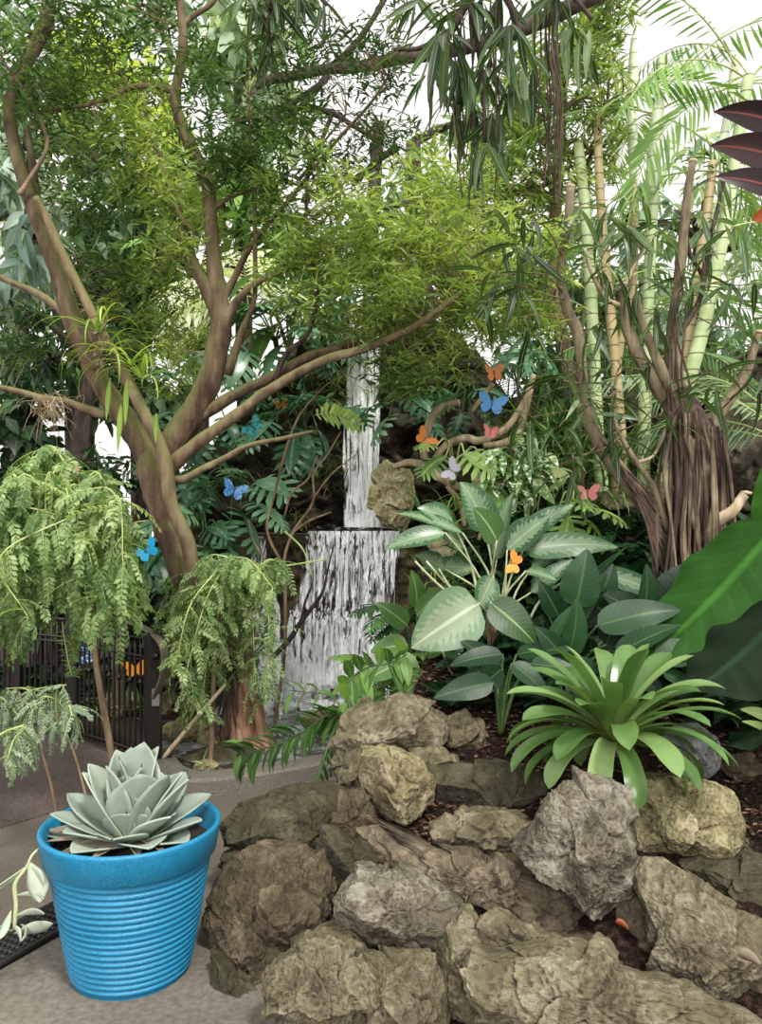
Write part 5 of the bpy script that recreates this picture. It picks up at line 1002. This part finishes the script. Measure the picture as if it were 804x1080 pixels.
# large heart leaves above the cliff
al = thing('giant_taro', 'large smooth heart leaved plant on the cliff between the limbs', 'taro', P(305, 370, 6.8)); m1, m2 = M(), M(); b0 = ORG[al.name]
for (x, y, dx, dy, s) in ((275,320,-.8,.6,.42),(300,310,.9,.5,.5),(312,340,.6,.8,.5),(285,345,-.4,.9,.4),(330,255,.6,.5,.4),(345,290,.8,.6,.4),(268,290,-.5,.5,.35)):
    a = P(x, y, 6.6); tube(m2, [b0, (a+b0)/2+V3(0, -.04, .1), a], [.012, .009, .006], 6, 4); leaf(m1, a, V3(dx, -.5, -dy), s, s*.62, 'heart', .5, 0, .15, 14, 6, RS.rand(), .008)
build('leaves', m1, G['mid'], al); build('stalks', m2, B['gstem'], al)
# ferns and fine growth beside the falls
def clump(label, px, py, d, n, L, w, mat, prof='blade', el=(.2, 1.3), dr=(1., 2.2), sx=8, sy=6, name='fern', cat='fern', tint=(0, 1)):
    r = thing(name, label, cat, P(px, py+sy, d)); m = M()
    for k_ in range(n):
        a = RS.uniform(0, 2*PI); e = RS.uniform(*el); leaf(m, P(px+RS.normal()*sx, py+RS.normal()*sy, d+RS.normal()*.06), V3(math.cos(a)*math.cos(e), math.sin(a)*math.cos(e)-.2, math.sin(e)), L*RS.uniform(.6, 1.2), w, prof, RS.uniform(*dr), RS.normal()*.2, .2, 8, 2, RS.uniform(*tint))
    build('leaves', m, G[mat], r); return r
def fern(label, px, py, d, n, L, ll, mat='mid', el=(.1, 1.2), ang=75, pairs=16, name='fern'):
    r = thing(name, label, 'fern', P(px, py, d)); m1, m2 = M(), M()
    for k_ in range(n):
        a = RS.uniform(0, 2*PI); e = RS.uniform(*el); frond(m1, m2, P(px, py, d), V3(math.cos(a)*math.cos(e), math.sin(a)*math.cos(e)-.3, math.sin(e)), L*RS.uniform(.7, 1.1), pairs, ll, ll*.3, RS.uniform(.9, 1.8), ang, .12, .05, 'lance', RS.rand(), .004, 'fern')
    build('leaves', m1, G[mat], r); build('ribs', m2, B['dstem'], r); return r
clump('fine grassy growth on the ledge left of the curtain', 300, 552, 6.15, 60, .16, .012, 'fine', sx=18)
clump('fine dark grassy growth on the cliff left of the upper stream', 335, 490, 6.4, 120, .2, .012, 'fine', sx=24, sy=20, tint=(0, .6))
clump('wispy grass tuft under the bend of the long low limb', 330, 410, 6.5, 130, .24, .014, 'fine', sx=40, sy=12, tint=(0, .7))
clump('wispy green tuft right of the upper stream under the canopy', 440, 385, 6.0, 150, .26, .014, 'fine', sx=46, sy=10, tint=(.1, .8))
clump('mossy green tuft below the silver striped leaves', 475, 625, 4.75, 80, .16, .012, 'yel', sx=20, sy=14, tint=(0, .6))
clump('drooping strappy tuft hanging by the mossy yellow rock', 470, 545, 5.2, 34, .3, .022, 'mid', sx=14, sy=10)
clump('small fern like tuft behind the root trunk', 205, 590, 5.5, 60, .2, .014, 'mid', sx=22, sy=8)
clump('green tuft growing on the wet rocks behind the gate', 150, 745, 5.4, 40, .12, .014, 'mid', sx=26, sy=6)
clump('dark hanging tuft on the right side cliff', 590, 450, 6.2, 90, .4, .018, 'broad', sx=30, sy=30)
fr_ = thing('fern', 'single bright fern frond arching toward the upper stream', 'fern', P(336, 436, 5.9)); m1, m2 = M(), M()
frond(m1, m2, P(332, 438, 5.9), P(386, 440, 5.8)-P(332, 438, 5.9)+V3(0, 0, .1), .38, 12, .13, .04, .9, 70, .05, .0, 'strap', .8, .004, 'fern', roll=.9); build('leaves', m1, G['phlight'], fr_); build('rib', m2, B['gstem'], fr_)
fern('dark drooping fern in the shade right of the lower falls', 432, 655, 4.9, 10, .45, .13, 'broad')
fern('dark fern beneath the large silver leaf beside the pool', 408, 712, 4.5, 12, .42, .12, 'mid')
# bare branching sapling at the falls
sp_ = thing('bare_sapling', 'thin bare reddish sapling branching in front of the ledge', 'sapling', (P(290, 775, 5.3)[0], 5.3, .03))
for pts in ([(288,775,3.5),(300,690,3.5),(301,620,3.2),(300,590,3),(310,560,2.8),(330,530,2.5),(331,500,2.2),(345,480,1.8),(360,455,1.2)], [(301,600,2.8),(282,560,2.5),(290,520,2.3),(300,480,2.2),(315,440,1.8),(340,410,1.3),(360,395,1)], [(305,565,2.2),(325,550,2),(350,540,1.5)], [(300,545,2),(308,520,2),(325,505,1.6),(335,480,1.2)], [(331,525,1.8),(350,500,1.4),(375,480,1)], [(295,610,2),(270,575,1.6),(262,548,1.2)]):
    LS = .62; limb(sp_, pts, 5.3, B['twig'], 'branch', .05, 6, rec=False); LS = 1.
db = thing('dead_branch', 'dark forked dead branch leaning across the lower falls', 'branch', P(288, 695, 5.2))
for pts in ([(288,693,3.2),(305,675,3),(318,655,2.8),(330,640,2.4),(340,625,1.8),(346,600,1.2),(352,575,.8)], [(318,655,2),(322,635,1.6),(330,615,1.1)]): limb(db, pts, 5.2, B['dark'], 'branch', .1, 6, rec=False)
bb = thing('bamboo_shoot', 'long thin yellow green stem arching over the lower falls', 'stem', P(228, 612, 4.9)); limb(bb, [(190,625,1.4),(228,610,1.4),(260,602,1.3),(300,597,1.1),(345,590,.8)], 4.7, B['gstem'], 'stem', 0, 5, rec=False); limb(bb, [(300,560,1,.05),(320,580,1,.05),(330,610,.8,.05)], 4.7, B['gstem'], 'stem', 0, 5, rec=False)
ls = thing('fallen_stick', 'straight brown stick leaning from the kerb up to the root trunk', 'stick', P(180, 808, 4.35)); limb(ls, [(172,800,2.6),(195,772,2.6),(218,745,2.4),(238,722,2)], 4.5, B['drift'], 'branch', .08, 7, rec=False)
# driftwood
dwt = thing('driftwood', 'bent pale driftwood branches draped over the terrace right of the falls', 'driftwood', P(470, 500, 5.3))
for pts in ([(448,484,4),(447,470,4.5),(452,450,4.5),(458,436,4),(468,428,3.5),(485,424,3)], [(415,492,3),(432,488,4),(450,492,4.5),(462,502,4.5),(480,512,4.5),(500,520,4),(515,532,3)], [(455,490,3),(470,470,3.5),(490,462,4),(505,465,4),(525,458,4),(540,445,4),(555,420,3.5),(563,395,3)], [(510,470,3.5),(530,468,4),(545,460,4.5),(552,440,4),(560,410,3)], [(500,505,3.5),(510,520,3.5),(512,545,3),(505,570,2.5)], [(500,480,3),(505,505,3),(508,530,3)], [(520,405,2.6),(508,420,2.4),(498,434,2)], [(472,512,3),(485,530,3),(490,555,2.5)]):
    limb(dwt, pts, 5.35, B['drift'], 'branch', .12, 9, rec=False)
for k_ in range(16):
    x0 = RS.uniform(536, 580); y0 = RS.uniform(380, 420); limb(dwt, [(x0,y0,.8,.3),(x0+RS.normal()*4,y0+40,.9,.3),(x0+RS.normal()*6,y0+RS.uniform(70,110),.7,.3)], 5.35, B['aer'], 'hanging_root', 0, 4, rec=False)
for k_ in range(7):
    x0 = RS.uniform(470, 800); y0 = 250+RS.rand()*120; limb(dwt, [(x0,y0,.6,.2),(x0+RS.normal()*4,y0+100,.6,.2),(x0+RS.normal()*8,y0+RS.uniform(180,240),.5,.2)], 5.35, B['aer'], 'hanging_root', 0, 4, rec=False) if False else None

# ------------------------------------------------------------------ feathery shrubs at the left
def feathery(label, stems, d, arcs, mat, L, ll, pairs, name='feathery_shrub', lw=.5, bark='twig', hang=.35, dsp=.25, nsub=9, base=None, T='obov'):
    p0 = pxpath(stems[0][:1], d)[0][0]; global LS; r = thing(name, label, 'shrub', (p0[0], d, max(p0[2], .006)))
    LS = .72
    for s_ in stems: limb(r, s_, d, B[bark], 'stem', .06, 8, rec=False)
    LS = 1.
    m1, m2 = M(), M(); TT = tmpl('obov', lw, 2, .15, .2)
    for (x0, y0, x1, y1, x2, y2) in arcs:          # arching shoots carrying pinnate fronds
        dz = RS.normal()*dsp; a, b, c = P(x0, y0, d+dz*.5), P(x1, y1, d+dz), P(x2, y2, d+dz*1.2); m2 = M(); s = tube(m2, [a, b, c], [.005, .004, .002], 5, 7, tint=.6)
        for q in s[1::max(1, len(s)//nsub)]:
            for _ in range(2):
                az = RS.uniform(0, 2*PI); v = V3(math.cos(az)*.6, math.sin(az)*.6, RS.uniform(-.9, .2)); frond(m1, m2, q, v, L*RS.uniform(.6, 1.1), pairs, ll, lw*ll, RS.uniform(.5, 1.3), 68, .15, hang*RS.rand(), 'obov', np.clip(RS.normal(.5, .22), 0, 1), .0016, 'even', .15, RS.normal()*.5, T=TT)
        build('shoot', m2, B['gstem'], r)
    build('leaflets', m1, G[mat], r); return r
arcs = []
for k_ in range(34): x = RS.uniform(-20, 125); xx = x+RS.uniform(-45, 35); y_ = 474+abs(x-70)*.5+RS.rand()**2*110; arcs.append((RS.uniform(60, 105), RS.uniform(490, 600), x, y_+RS.uniform(-6, 30), max(-30, min(140, xx)), min(662 if xx < 80 else 640, y_+RS.uniform(50, 150))))
for a_ in ((70,500,20,500,-10,560),(70,490,50,470,10,500),(80,520,120,520,135,600),(90,560,60,600,20,660),(95,560,100,600,75,665),(90,540,30,560,5,640),(95,600,110,620,125,650)): arcs.append(a_)
feathery('large light green feathery shrub overhanging the iron fence', [[(126,868,6),(118,800,5.5),(108,740,5),(100,690,4.5),(97,640,4),(98,600,3.5),(90,540,2.5),(80,490,2)], [(97,640,2.5),(75,590,2),(60,530,1.5)], [(98,600,2.5),(115,550,2),(112,510,1.5)]], 3.75, arcs, 'pinn', .2, .04, 9)
arcs = [(214,610,190,610,172,655),(214,605,225,585,275,600),(235,600,215,640,190,735),(240,600,225,650,205,745),(230,600,255,650,252,715),(235,600,262,620,270,720),(240,600,278,620,284,700),(225,605,200,630,178,675),(240,600,240,660,232,705),(250,600,282,640,280,735),(225,600,205,660,200,735),(235,600,222,670,212,752),(240,600,262,650,266,735),(235,590,200,600,180,645),(240,592,262,590,288,620),(225,600,210,650,198,720),(270,600,285,590,300,596),(230,600,200,640,186,700)]
feathery('weeping bright green feathery shrub hanging in front of the root trunk', [[(222,812,4),(224,760,4),(226,700,3.5),(230,650,3),(234,600,2.5)]], 4.55, arcs, 'pinn', .17, .038, 8, lw=.42)
arcs = [(25,765,10,745,-15,760),(25,765,30,732,50,724),(60,765,60,728,70,722),(60,765,72,745,76,755),(25,765,0,775,-10,795),(40,755,30,728,6,726),(60,765,40,748,20,738),(25,770,15,780,8,800),(60,765,62,745,66,735),(20,755,0,735,-15,745),(30,750,45,735,62,738)]
feathery('low grey green feathery sapling at the left edge by the fence', [[(62,868,2.4),(52,820,2.2),(40,780,2),(27,750,2),(20,730,1.2)], [(98,868,2),(80,800,1.8),(66,765,1.6),(56,740,1.2)]], 3.3, arcs, 'grey', .14, .022, 10, lw=.5, nsub=7)
vn = thing('leafy_shoot', 'small round leaved shoot hanging before the gate bars', 'shoot', P(72, 665, 3.6)); m1, m2 = M(), M()
s = tube(m2, [P(66, 655, 3.6), P(69, 680, 3.6), P(76, 712, 3.6), P(86, 706, 3.58)], [.002]*4, 5, 6)
for k_, q in enumerate(s[3:]): 
    for sg in (-1, 1): leaf(m1, q, V3(sg, -.3, .2+RS.normal()*.3), .035, .02, 'ovate', .3, 0, .1, 5, 2, RS.uniform(.4, .9))
build('leaves', m1, G['pinn'], vn); build('stem', m2, B['gstem'], vn)

# ------------------------------------------------------------------ plants of the raised bed
def bz(px, d): x = P(px, 0, d)[0]; return V3(x, d, bedz1(x, d))
# bromeliad
bc = P(648, 785, 2.86); br = thing('bromeliad', 'large glossy green bromeliad rosette with arching strap leaves on the bed', 'bromeliad', bc-V3(0, 0, .03)); m = M()
for k_ in range(54):
    az = k_*2.39996+.2; f = k_/53.; el = 1.42-1.2*f**.75; L = .36+.07*math.sin(PI*f**.8)-.03*f; dr = .75+1.15*f+RS.normal()*.15
    d_ = V3(math.cos(az)*math.cos(el), math.sin(az)*math.cos(el)*.85, math.sin(el)); tt = np.clip(RS.normal(.5, .25), 0, 1)
    leaf(m, bc+V3(d_[0], d_[1], 0)*.03+V3(0, 0, .03*(1-f)), d_, L*RS.uniform(.9, 1.08), .072*RS.uniform(.9, 1.12), 'strap', dr, RS.normal()*.15, .24, 18, 4, tt)
build('leaves', m, G['brom'], br)
# silver striped aglaonema / dieffenbachia clump
ag2 = thing('silver_striped_plant', 'tall plant with silver striped green leaves on cream stalks behind the rocks', 'plant', bz(520, 4.0)); m1, m2, m3 = M(), M(), M(); b0 = ORG[ag2.name]
LV = [  # x0,y0 (leaf base) x1,y1 (tip) width px, depth, roll, tint, kind
 (470,562,418,580,17,3.9,.3,.4,0),(488,562,430,548,16,4.0,-.6,.5,0),(478,552,449,540,20,4.05,.2,.5,0),(512,558,496,516,30,4.1,.4,.5,1),(524,590,530,530,22,4.1,.3,.6,1),(535,580,575,553,26,3.95,.5,.1,0),(524,570,508,543,24,3.8,.3,.2,2),(552,580,640,584,20,3.95,-.7,.6,1),
 (560,600,610,572,14,4.0,-.2,.4,0),(520,608,510,640,20,3.8,.4,.5,0),(555,602,580,612,14,3.8,.6,.6,1),(505,636,453,684,44,3.55,.5,.8,3),(518,636,555,676,26,3.6,-.3,.05,2),(490,575,470,566,22,4.1,.2,.5,0),(546,570,600,540,18,4.1,0,.3,0),
 (470,600,445,590,16,4.1,.5,.4,0),(560,625,600,600,14,3.9,0,.2,0),(500,600,455,604,16,4.2,.3,.3,0),(620,600,700,640,16,4.1,-.4,.3,0)]
for (x0, y0, x1, y1, w_, d, rl, ti, kd) in LV:
    a, b = P(x0, y0, d), P(x1, y1, d-.08); L = np.linalg.norm(b-a); v = b-a; horiz = abs(v[0]) > abs(v[2])
    sd_ = np.cross(unit(v), V3(RS.normal()*.25, -.8, .55))
    leaf(m1 if kd < 2 else (m2 if kd == 2 else m3), a, unit(v)+V3(0, 0, .22), L*1.2, w_/F*d*1.45, 'ovate' if kd != 0 else 'lance', .6, rl*.5, .18, 16, 6, ti, .006, side=sd_)
build('leaves', m1, G['agla'], ag2); tag(build('plain_leaves', m2, G['mid'], ag2), 'plain green leaves'); tag(build('silver_leaf', m3, G['agla2'], ag2), 'large drooping silver leaf')
m = M()
for (x0, y0, d) in [(l[0], l[1], l[5]) for l in LV]: a = P(x0, y0, d); q = b0+V3(RS.normal()*.05, RS.normal()*.05, .1); tube(m, [q, (q+a)/2+V3((a[0]-q[0])*-.15, 0, .05), a], [.008, .006, .004], 7, 5)
for (x0, y0, x1, y1) in ((438,592,482,632),(450,592,486,628),(463,600,490,640),(466,685,478,712),(484,690,490,712)): a, b = P(x0, y0, 3.8), P(x1, y1, 3.85); tube(m, [a, (a+b)/2+V3(0, 0, -.01), b], [.005, .006, .007], 7, 4)
build('stalks', m, B['cream'], ag2); m = M(); tube(m, [b0-V3(0, 0, .06), b0+V3(-.02, -.1, .15), P(516, 650, 3.85)], [.025, .022, .018], 10, 5, .2); build('stem', m, B['root'], ag2)
# variegated shrub
vs = thing('variegated_shrub', 'small leaved white variegated shrub behind the silver striped plant', 'shrub', P(560, 545, 5.0)); m1, m2 = M(), M(); b0 = ORG[vs.name]
for k_ in range(34):
    c = blob((548, 495, 34, 38, 4.7, 5.0), 1)[0]; tube(m2, [b0, (b0+c)/2+RS.normal(size=3)*.03, c], [.004, .003, .002], 5, 3)
    for _ in range(4): leaf(m1, c+RS.normal(size=3)*.03, V3(RS.normal(), -.8, RS.normal()*.6-.2), RS.uniform(.10, .17), .045, 'ovate', .6, RS.normal()*.3, .15, 6, 2, RS.rand())
for (x, y, x2, y2) in ((600,500,578,520),(562,505,590,535),(520,480,522,515)): leaf(m1, P(x, y, 4.7), P(x2, y2, 4.65)-P(x, y, 4.7), .2, .07, 'ovate', .2, 0, .1, 8, 4, .9, side=V3(.3, -.5, 1))
build('leaves', m1, G['vari'], vs); build('stems', m2, B['gstem'], vs)
wl = thing('white_leaf', 'single leaf coloured bright sunlit white sticking out above the terrace', 'leaf', P(592, 500, 4.9)); m = M(); leaf(m, P(577, 496, 4.9), P(603, 501, 4.8)-P(577, 496, 4.9), .17, .075, 'ovate', .2, 0, .1, 10, 4, .9, side=V3(0, -.6, .8)); build('blade', m, G['pale'], wl); m = M(); tube(m, [P(577, 496, 4.9), P(570, 520, 4.95), P(566, 545, 5.0)], [.003, .004, .004], 6, 4); build('stalk', m, B['gstem'], wl)
# dark corrugated leaves between aglaonema and bromeliad
def bigleafplant(label, px, d, LV, mat, name, cat, stalk='dstem', prof='ovate', vein=.0, wave=.006, base=None):
    b0 = bz(px, d) if base is None else base; r = thing(name, label, cat, b0); m1, m2 = M(), M()
    for (x0, y0, x1, y1, w_, dd, rl, ti) in LV:
        a, b = P(x0, y0, dd), P(x1, y1, dd-.06); L = np.linalg.norm(b-a); v = b-a; horiz = abs(v[0]) > abs(v[2]); sd_ = np.cross(unit(v), V3(RS.normal()*.3, -.7, .65))
        leaf(m1, a, unit(v)+V3(0, 0, .2), L*1.08, w_/F*dd, prof, .5, rl, .15, 20, 8, ti, wave, side=sd_, vein=vein); tube(m2, [b0, (b0+a)/2+V3(0, 0, .05), a], [.01, .008, .005], 6, 5)
    build('leaves', m1, G[mat], r); build('stalks', m2, B[stalk], r); return r
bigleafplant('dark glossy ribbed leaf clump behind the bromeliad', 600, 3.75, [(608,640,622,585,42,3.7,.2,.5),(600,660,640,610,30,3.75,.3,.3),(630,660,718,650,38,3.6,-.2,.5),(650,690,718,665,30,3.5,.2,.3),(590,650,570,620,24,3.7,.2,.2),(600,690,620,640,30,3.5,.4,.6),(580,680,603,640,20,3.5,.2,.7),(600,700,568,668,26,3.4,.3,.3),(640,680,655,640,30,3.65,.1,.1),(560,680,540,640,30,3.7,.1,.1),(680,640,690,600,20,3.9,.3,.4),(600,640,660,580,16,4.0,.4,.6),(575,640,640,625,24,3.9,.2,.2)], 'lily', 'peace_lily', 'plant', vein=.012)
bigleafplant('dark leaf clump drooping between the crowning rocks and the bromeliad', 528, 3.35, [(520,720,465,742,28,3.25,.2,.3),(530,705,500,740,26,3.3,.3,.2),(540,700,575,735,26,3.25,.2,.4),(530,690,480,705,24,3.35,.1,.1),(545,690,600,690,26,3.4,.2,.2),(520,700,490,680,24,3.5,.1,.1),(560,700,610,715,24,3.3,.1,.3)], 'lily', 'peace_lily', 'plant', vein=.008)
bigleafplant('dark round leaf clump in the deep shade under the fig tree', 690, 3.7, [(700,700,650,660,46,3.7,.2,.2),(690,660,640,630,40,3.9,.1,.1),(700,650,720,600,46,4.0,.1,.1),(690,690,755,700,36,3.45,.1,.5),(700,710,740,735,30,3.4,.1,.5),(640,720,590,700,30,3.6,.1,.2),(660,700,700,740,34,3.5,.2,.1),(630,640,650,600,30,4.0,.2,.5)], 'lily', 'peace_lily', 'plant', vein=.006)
bigleafplant('small pale leaf pair at the right edge beside the brown stone', 806, 3.0, [(815,760,788,752,16,2.95,.1,.7),(820,775,790,765,12,2.95,.1,.8)], 'phlight', 'seedling', 'plant')
bigleafplant('broad green leaves climbing the bank right of the lower falls', 440, 4.5, [(430,660,400,640,24,4.3,.3,.3),(440,650,470,620,26,4.35,.2,.4),(430,680,395,690,26,4.2,.2,.4),(450,690,480,680,26,4.2,.2,.3),(420,700,390,720,24,4.1,.2,.4),(440,640,440,605,22,4.4,.2,.3),(450,710,430,735,24,4.0,.2,.4),(420,690,440,720,24,4.1,.2,.6)], 'mid', 'bank_plant', 'plant')
# elephant ears
ee = thing('elephant_ear', 'huge dark elephant ear leaf plant filling the right edge beside the bromeliad', 'elephant ear', bz(800, 3.3)); b0 = ORG[ee.name]
def ear(par, x0, y0, x1, y1, w_, d, mat, ti, side, roll=0, droop=.35, dip=-.1, st='dstem', wave=.03, prof='heart'):
    a, b = P(x0, y0, d), P(x1, y1, d+dip); m = M(); leaf(m, a, b-a, np.linalg.norm(b-a)*1.05, w_/F*d, prof, droop, roll, .14, 30, 16, ti, wave, side=side, vein=.006); lf = build('leaf_blade', m, G[mat], par)
    m = M(); q = ORG[par.name]; tube(m, [q, (q+a)/2+V3(.05, .08, .0), a], [.018, .014, .009], 9, 6); build('leaf_stalk', m, B[st], par); return lf
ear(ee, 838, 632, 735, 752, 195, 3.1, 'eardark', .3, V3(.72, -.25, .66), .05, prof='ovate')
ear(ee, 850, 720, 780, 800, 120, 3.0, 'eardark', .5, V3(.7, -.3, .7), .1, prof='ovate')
e2 = thing('elephant_ear', 'bright green elephant ear leaves coloured as sunlit, rising behind the dark one', 'elephant ear', bz(790, 3.75)); 
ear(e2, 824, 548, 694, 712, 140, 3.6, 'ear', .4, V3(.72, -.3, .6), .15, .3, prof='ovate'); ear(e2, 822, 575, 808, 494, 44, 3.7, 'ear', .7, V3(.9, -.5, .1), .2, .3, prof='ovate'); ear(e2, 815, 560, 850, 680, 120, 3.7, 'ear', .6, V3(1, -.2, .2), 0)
# climbing vine of overlapping leaves hanging left from the crowning boulder
vh = thing('trailing_vine', 'dark green overlapping leaf spray arching out over the kerb from the boulders', 'vine', P(352, 770, 3.45)); m1, m2 = M(), M()
sp1 = [P(372, 765, 3.5), P(350, 752, 3.5), P(330, 765, 3.5), P(300, 782, 3.48), P(270, 792, 3.46), P(255, 796, 3.45)]; s = tube(m2, sp1, [.006,.005,.005,.004,.003,.002], 6, 5)
for k_, q in enumerate(s[1::1]):
    for sg in (-1, 1): v = V3(-.6+RS.normal()*.15, -.3, sg*.8-.25); leaf(m1, q, v, RS.uniform(.1, .15), .05, 'lance', .7, RS.normal()*.3, .2, 8, 4, RS.uniform(0, .6), .01)
s = tube(m2, [P(352, 770, 3.5), P(345, 790, 3.45), P(338, 815, 3.42), P(333, 838, 3.4)], [.004,.003,.003,.002], 6, 5)
for k_, q in enumerate(s[::2]):
    for sg in (-1, 1): leaf(m1, q, V3(sg*.35, -.2, -1), .11, .025, 'lance', .3, 0, .2, 8, 2, RS.uniform(0, .4))
s = tube(m2, [P(372, 765, 3.5), P(350, 735, 3.55), P(322, 730, 3.6), P(305, 728, 3.6)], [.005,.004,.003,.002], 6, 5)
for k_, q in enumerate(s[1::3]):
    for sg in (-1, 1): leaf(m1, q, V3(-.5, -.3, sg*.7), RS.uniform(.09, .13), .042, 'lance', .7, RS.normal()*.3, .2, 8, 4, RS.uniform(.2, .9))
s = tube(m2, [P(372, 765, 3.5), P(365, 725, 3.55), P(385, 705, 3.6), P(410, 700, 3.6), P(430, 690, 3.6)], [.006,.005,.004,.003,.002], 6, 5)
for k_, q in enumerate(s[1::2]):
    for sg in (-1, 1): leaf(m1, q, V3(.3*RS.normal(), -.4, sg*.6+.1), RS.uniform(.1, .17), .05, 'lance', .7, RS.normal()*.3, .2, 8, 4, RS.uniform(.2, 1))
build('leaves', m1, G['mid'], vh); build('stem', m2, B['dstem'], vh)
kl = thing('seedling', 'tiny bright green seedling leaf beside the cream rock on the kerb', 'seedling', P(214, 806, 4.25)); m = M(); leaf(m, P(214, 806, 4.25), V3(.2, 0, 1), .1, .035, 'ovate', .3, 0, .2, 8, 4, .9); leaf(m, P(214, 806, 4.25), V3(-1, 0, .5), .05, .02, 'ovate', .3, 0, .2, 8, 4, .9); build('leaves', m, G['phlight'], kl)
# ------------------------------------------------------------------ fallen leaves on the mulch
for lb, px, py, d, w_, c_ in (('curled orange dead leaf in the dark gap under the upright grey boulder', 656, 972, 2.3, 14, 'copper'), ('small pale pebble in the dark gap under the upright grey boulder', 648, 1006, 2.24, 9, None), ('fallen brown leaf lying on the huge diagonal slab', 790, 1005, 2.12, 22, 'dryleaf')):
    if c_ is None: rock(lb, [(px-6,py),(px,py-7),(px+6,py),(px+1,py+7)], d, .012, 4, 'grey', 77, group='loose bits on the rocks', name='pebble')
    else:
        m = M(); leaf(m, P(px-w_/2, py, d), V3(1, -.1, -.2), w_/F*d*1.1, w_/F*d*.6, 'ovate', .8, .5, .5, 10, 4, .4, .03, side=V3(0, -.6, .8)); ob = build('fallen_leaf', m, G[c_], solid=.001); tag(ob, lb, 'dead leaf')
# ------------------------------------------------------------------ glasshouse frame far behind
gh = M(); white = plain('white_painted_frame', (.75,.76,.74), .5)
for k_, x in enumerate(np.arange(-9, 9.1, 1.5)): m = M(); bar(m, V3(x, 15.2, 0), V3(x, 15.2, 8.5), .1, .1); tag(build('trim_%d' % (k_+1), m, white, org=(x, 15.2, 0), smooth=False), 'white glasshouse wall post', 'post', kind='structure')
for k_, z in enumerate((.9, 3.0, 5.2, 7.5)): m = M(); bar(m, V3(-9, 15.2, z), V3(9, 15.2, z), .08, .1); tag(build('trim_%d' % (k_+30), m, white, org=(0, 15.2, z), smooth=False), 'white glasshouse wall rail', 'rail', kind='structure')
m = M(); box(m, (-9, 15.25, 0), (9, 15.35, .9)); tag(build('wall_low', m, plain('white_low_wall', (.7,.7,.68), .7, bs=.1, var=.2), smooth=False), 'white low wall of the glasshouse', 'wall', kind='structure')

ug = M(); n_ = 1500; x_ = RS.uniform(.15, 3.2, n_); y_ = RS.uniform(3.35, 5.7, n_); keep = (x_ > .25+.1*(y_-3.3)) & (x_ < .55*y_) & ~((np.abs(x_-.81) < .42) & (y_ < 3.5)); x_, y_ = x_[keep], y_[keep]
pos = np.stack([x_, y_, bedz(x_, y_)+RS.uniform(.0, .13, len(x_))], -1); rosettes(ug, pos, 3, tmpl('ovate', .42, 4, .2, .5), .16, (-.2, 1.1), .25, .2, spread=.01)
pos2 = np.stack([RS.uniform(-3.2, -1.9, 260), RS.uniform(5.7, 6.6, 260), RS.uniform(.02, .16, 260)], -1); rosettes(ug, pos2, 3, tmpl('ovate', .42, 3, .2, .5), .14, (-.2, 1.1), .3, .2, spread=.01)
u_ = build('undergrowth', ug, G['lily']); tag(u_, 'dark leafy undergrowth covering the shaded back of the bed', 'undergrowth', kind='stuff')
WORLD, SUNAZ, SUNEL, SUNE, SUNFILL, EXPO = 1.3, 150, 56, 3.1, 1.8, 0
# ------------------------------------------------------------------ light and camera
w = bpy.data.worlds.new('sky'); bpy.context.scene.world = w; w.use_nodes = True; t = w.node_tree
for n in list(t.nodes): t.nodes.remove(n)
o = t.nodes.new('ShaderNodeOutputWorld'); b = t.nodes.new('ShaderNodeBackground')
sk = t.nodes.new('ShaderNodeTexSky'); sk.sky_type = 'HOSEK_WILKIE'; sk.turbidity = 6; sk.ground_albedo = .4
mx = mixc(t, .1, (1., .985, .95), sk.outputs[0])
t.links.new(mx, b.inputs[0]); b.inputs[1].default_value = WORLD; t.links.new(b.outputs[0], o.inputs[0])
def sun(name, az, el, e, ang, col=(1, .97, .9)):
    L = bpy.data.lights.new(name, 'SUN'); L.energy = e; L.angle = math.radians(ang); L.color = col
    ob = bpy.data.objects.new(name, L); C.objects.link(ob); a, c = math.radians(az), math.radians(el)
    from mathutils import Vector
    dv = Vector((math.sin(a)*math.cos(c), math.cos(a)*math.cos(c), math.sin(c))); ob.rotation_euler = dv.to_track_quat('Z', 'Y').to_euler(); ob.location = dv*20
sun('sun', SUNAZ, SUNEL, SUNE, 8)
sun('fill_sun', 188, 27, SUNFILL, 25, (1, .98, .94))  # added fill lamp that brightens the falls under the canopy, not a real sun
cam = bpy.data.cameras.new('camera'); co = bpy.data.objects.new('camera', cam); C.objects.link(co)
co.location = (0, 0, CH); co.rotation_euler = (PI/2, 0, 0); cam.sensor_fit = 'VERTICAL'; cam.sensor_height = 36; cam.lens = F/1080*36
cam.clip_start = .05; cam.clip_end = 200
sc = bpy.context.scene; sc.camera = co
sc.view_settings.view_transform = 'Standard'; sc.view_settings.look = 'None'; sc.view_settings.exposure = EXPO
cy = sc.cycles; cy.max_bounces = 8; cy.diffuse_bounces = 3; cy.glossy_bounces = 2; cy.transmission_bounces = 3; cy.transparent_max_bounces = 12
cy.use_denoising = True; cy.sample_clamp_indirect = 5; cy.caustics_reflective = False; cy.caustics_refractive = False
